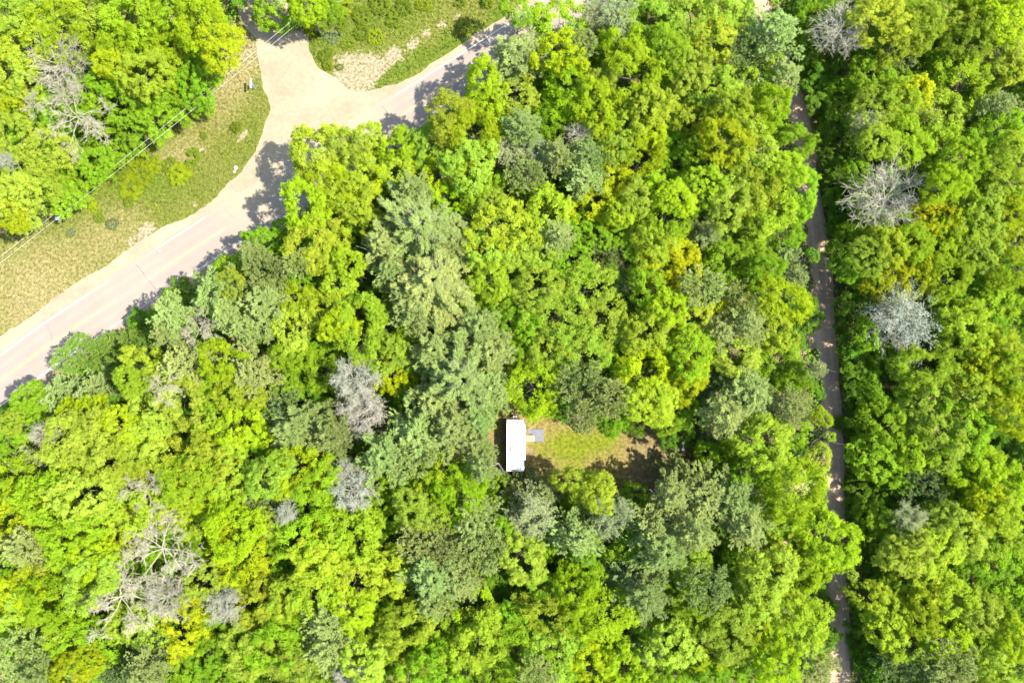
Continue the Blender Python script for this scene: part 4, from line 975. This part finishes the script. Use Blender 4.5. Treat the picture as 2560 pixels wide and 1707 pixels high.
V, F = leaf_quads(Q, unit(rg.normal(0, .5, Q.shape) + [0, 0, 1]), rg.uniform(.14, .34, n) * (1 + .6 * np.clip(lf[:, 0], 0, 1)), rg.uniform(.06, .2, n), rg)
tag(obj('verge_grass', np_mesh('verge_grass', V, F, [M['weed']], cols={'col': np.repeat(colr, 4, 0)})), 'patchy straw and green grass on the road verge and field', 'grass', kind='stuff')
P = scatter(30000, -12, 40, -30, 5, rg); px = proj(np.column_stack([P, np.zeros(len(P))])); ok = inpoly(px, CLEARING); P, px = P[ok], px[ok]
lush = blobs(px, C_LUSH); soil = blobs(px, C_SOIL); ok = rg.random(len(P)) < np.clip(.15 + .9 * lush - .2 * soil, .08, .95); P, lush = P[ok], lush[ok]; n = len(P)
tx = (np.abs(P[:, 0] - TX) < hw + .1) & (np.abs(P[:, 1] - TY) < hl); P, lush = P[~tx], lush[~tx]; n = len(P)
lf = np.clip(lush + rg.normal(0, .25, n), 0, 1)[:, None]; colr = (np.array([.135, .108, .036]) * (1 - lf) + np.array([.098, .118, .008]) * lf) * rg.uniform(.7, 1.25, (n, 1))
V, F = leaf_quads(np.column_stack([P, .03 + .04 * rg.random(n)]), unit(rg.normal(0, .35, (n, 3)) + [0, 0, 1]), rg.uniform(.1, .24, n), rg.uniform(.05, .12, n), rg)
tag(obj('lawn_grass', np_mesh('lawn_grass', V, F, [M['weed']], cols={'col': np.repeat(colr, 4, 0)})), 'short mown grass of the small clearing', 'grass', kind='stuff')

# woods going on beyond the edges of the photograph: one mass
rg = np.random.default_rng(41); VV = []; FF = []; CC = []; off = 0
for gx in np.arange(-340, 2900, 105):
    for gy in np.arange(-340, 2050, 105):
        x, y = gx + rg.uniform(-30, 30), gy + rg.uniform(-30, 30)
        if -75 < x < 2635 and -75 < y < 1782: continue
        c = G(x, y, 11); b0 = proj([[c[0], c[1], 0]])
        if is_open(b0)[0]: continue
        pine = rg.random() < .3; R_ = rg.uniform(3.2, 4.6); n = 1500
        d = unit(rg.normal(0, 1, (n, 3)) + [0, 0, .5]); rad = .75 + .25 * np.sin(d[:, 0] * 7 + rg.uniform(0, 6)) * np.sin(d[:, 1] * 7 + rg.uniform(0, 6)) + rg.normal(0, .07, n)
        P = c + d * rad[:, None] * np.array([R_, R_, R_ * 1.1]); V, F = leaf_quads(P, unit(d * .6 + rg.normal(0, .4, d.shape) + [0, 0, .5]), rg.uniform(.3, .55, n), .3, rg)
        base = np.array([.14, .18, .046]) if pine else np.array([.20, .27, .004]); CC.append(np.repeat(base * rg.uniform(.75, 1.25, (n, 1)), 4, 0))
        tv, tf = tubes([(np.array([c[0], c[1], 0]), np.array([c[0], c[1], 11.]), .22, .1)], 6); VV += [V, tv]; FF += [F + off, tf + off + len(V)]; off += len(V) + len(tv); CC.append(np.full((len(tv), 3), .1))
tag(obj('surrounding_woods', np_mesh('surrounding_woods', np.vstack(VV), FF, [M['weed']], cols={'col': np.vstack(CC)})), 'mass of woods going on beyond the frame', 'woods', kind='stuff')

# ------------------------------------------------------------------ labels of the trees: kind, where it stands, which one of its kind there
REGIONS = [  # (phrase, test on the crown's place in the photo)
 ('at the top left corner', lambda x, y: x < 260 and y < 200),
 ('in the woods left of the dirt road mouth', lambda x, y: x < 620 and y < 260),
 ('on the left edge above the grass verge', lambda x, y: x < 180 and y < 620),
 ('at the woods edge above the grass verge', lambda x, y: x < 620 and y < 560 and y < 640 - .75 * x),
 ('at the mouth of the dirt road', lambda x, y: x < 900 and y < 60),
 ('on the left edge below the paved road', lambda x, y: x < 210 and y < 1260),
 ('beside the paved road at lower left', lambda x, y: x < 640 and y < 1010 and y < 1120 - .5 * x),
 ('beside the paved road opposite the dirt road', lambda x, y: x < 1010 and y < 620),
 ('beside the paved road near the top edge', lambda x, y: x < 1330 and y < 330),
 ('at the top edge left of the track', lambda x, y: x < 2020 and y < 200),
 ('along the upper left side of the track', lambda x, y: 1830 < x < 2110 and y < 520),
 ('left of the track at mid height', lambda x, y: 1830 < x < 2110 and y < 900),
 ('along the lower left side of the track', lambda x, y: 1880 < x < 2200 and y < 1420 and x < 2060 + .12 * (y - 900) + 60),
 ('left of the track near the bottom edge', lambda x, y: 1830 < x < 2110),
 ('at the top right corner', lambda x, y: x > 2330 and y < 230),
 ('right of the track near the top', lambda x, y: x > 1980 and x < 2330 and y < 370),
 ('on the right edge, upper half', lambda x, y: x > 2330 and y < 560),
 ('right of the track by the leafless tree', lambda x, y: x > 1980 and y < 620),
 ('on the right edge, mid height', lambda x, y: x > 2330 and y < 950),
 ('right of the track, mid height', lambda x, y: x > 2000 and y < 950),
 ('right of the track below mid height', lambda x, y: x > 2000 and x < 2330 and y < 1330),
 ('on the right edge, lower half', lambda x, y: x > 2330 and y < 1400),
 ('right of the track near the bottom edge', lambda x, y: x > 2000 and x < 2330),
 ('at the bottom right corner', lambda x, y: x > 2330),
 ('in the upper middle woods', lambda x, y: x < 1500 and y < 420),
 ('in the upper right woods', lambda x, y: x >= 1500 and y < 480),
 ('around the very wide white pines', lambda x, y: 860 < x < 1190 and y < 830),
 ('left of the very wide white pines', lambda x, y: x <= 860 and y < 830),
 ('in the middle of the woods', lambda x, y: x < 1560 and y < 720),
 ('between mid woods and track', lambda x, y: x < 1900 and y < 820),
 ('directly above the clearing', lambda x, y: 1280 < x < 1560 and y < 1080),
 ('right of the clearing', lambda x, y: x >= 1560 and y < 1180),
 ('just left of the trailer', lambda x, y: 1040 < x < 1290 and y < 1190),
 ('in the woods left of the trailer', lambda x, y: 800 < x <= 1040 and y < 1260),
 ('in the woods far left of the trailer', lambda x, y: 470 < x <= 800 and y < 1180),
 ('in the lower left woods', lambda x, y: x <= 470 and y < 1220),
 ('just below the clearing', lambda x, y: 1040 < x < 1560 and y < 1330),
 ('below right of the clearing', lambda x, y: x >= 1560 and y < 1420),
 ('around the dead trees at lower left', lambda x, y: x < 560 and y < 1480),
 ('at the bottom left corner', lambda x, y: x < 420),
 ('at the bottom edge left of centre', lambda x, y: x < 830 and y > 1420),
 ('in the lower woods left of centre', lambda x, y: x < 1000 and y <= 1420),
 ('at the bottom edge near the centre', lambda x, y: x < 1330),
 ('at the bottom edge right of centre', lambda x, y: x < 1830),
 ('in the woods', lambda x, y: True)]
ORD = ['', 'first', 'second', 'third', 'fourth', 'fifth', 'sixth', 'seventh', 'eighth', 'ninth', 'tenth', 'eleventh', 'twelfth', 'thirteenth', 'fourteenth', 'fifteenth', 'sixteenth', 'seventeenth', 'eighteenth', 'nineteenth', 'twentieth']
bins = {}
for root, px, py, r, k in TREE_OBJS:
    i = next(i for i, (ph, f) in enumerate(REGIONS) if f(px, py)); bins.setdefault((i, k), []).append((px, py, r, root))
for (i, k), lst in bins.items():
    word = KIND[k][6]; cat = 'sapling' if k == 'D' else 'dead tree' if k == 'X' else 'tree'; ph = REGIONS[i][0]
    lst.sort(key=lambda a: a[0]); n = len(lst)
    for j, (px, py, r, root) in enumerate(lst):
        if n == 1: lab = f'{word} {ph}'
        elif n == 2: lab = f'{word} {ph}, the {"left" if j == 0 else "right"} one'
        elif j == 0: lab = f'leftmost {word} {ph}'
        elif j == n - 1: lab = f'rightmost {word} {ph}'
        else: lab = f'{word} {ph}, {ORD[min(j + 1, 20)]} from left'
        tag(root, lab, cat, {'D': 'saplings under the crowns', 'X': 'dead trees', 'B': 'leafless trees', 'G': 'silvery budding trees', 'H': 'half-leafed sage trees'}.get(k, 'pines of the woods' if KIND[k][4] == 'pine' else 'broadleaf trees of the woods'))
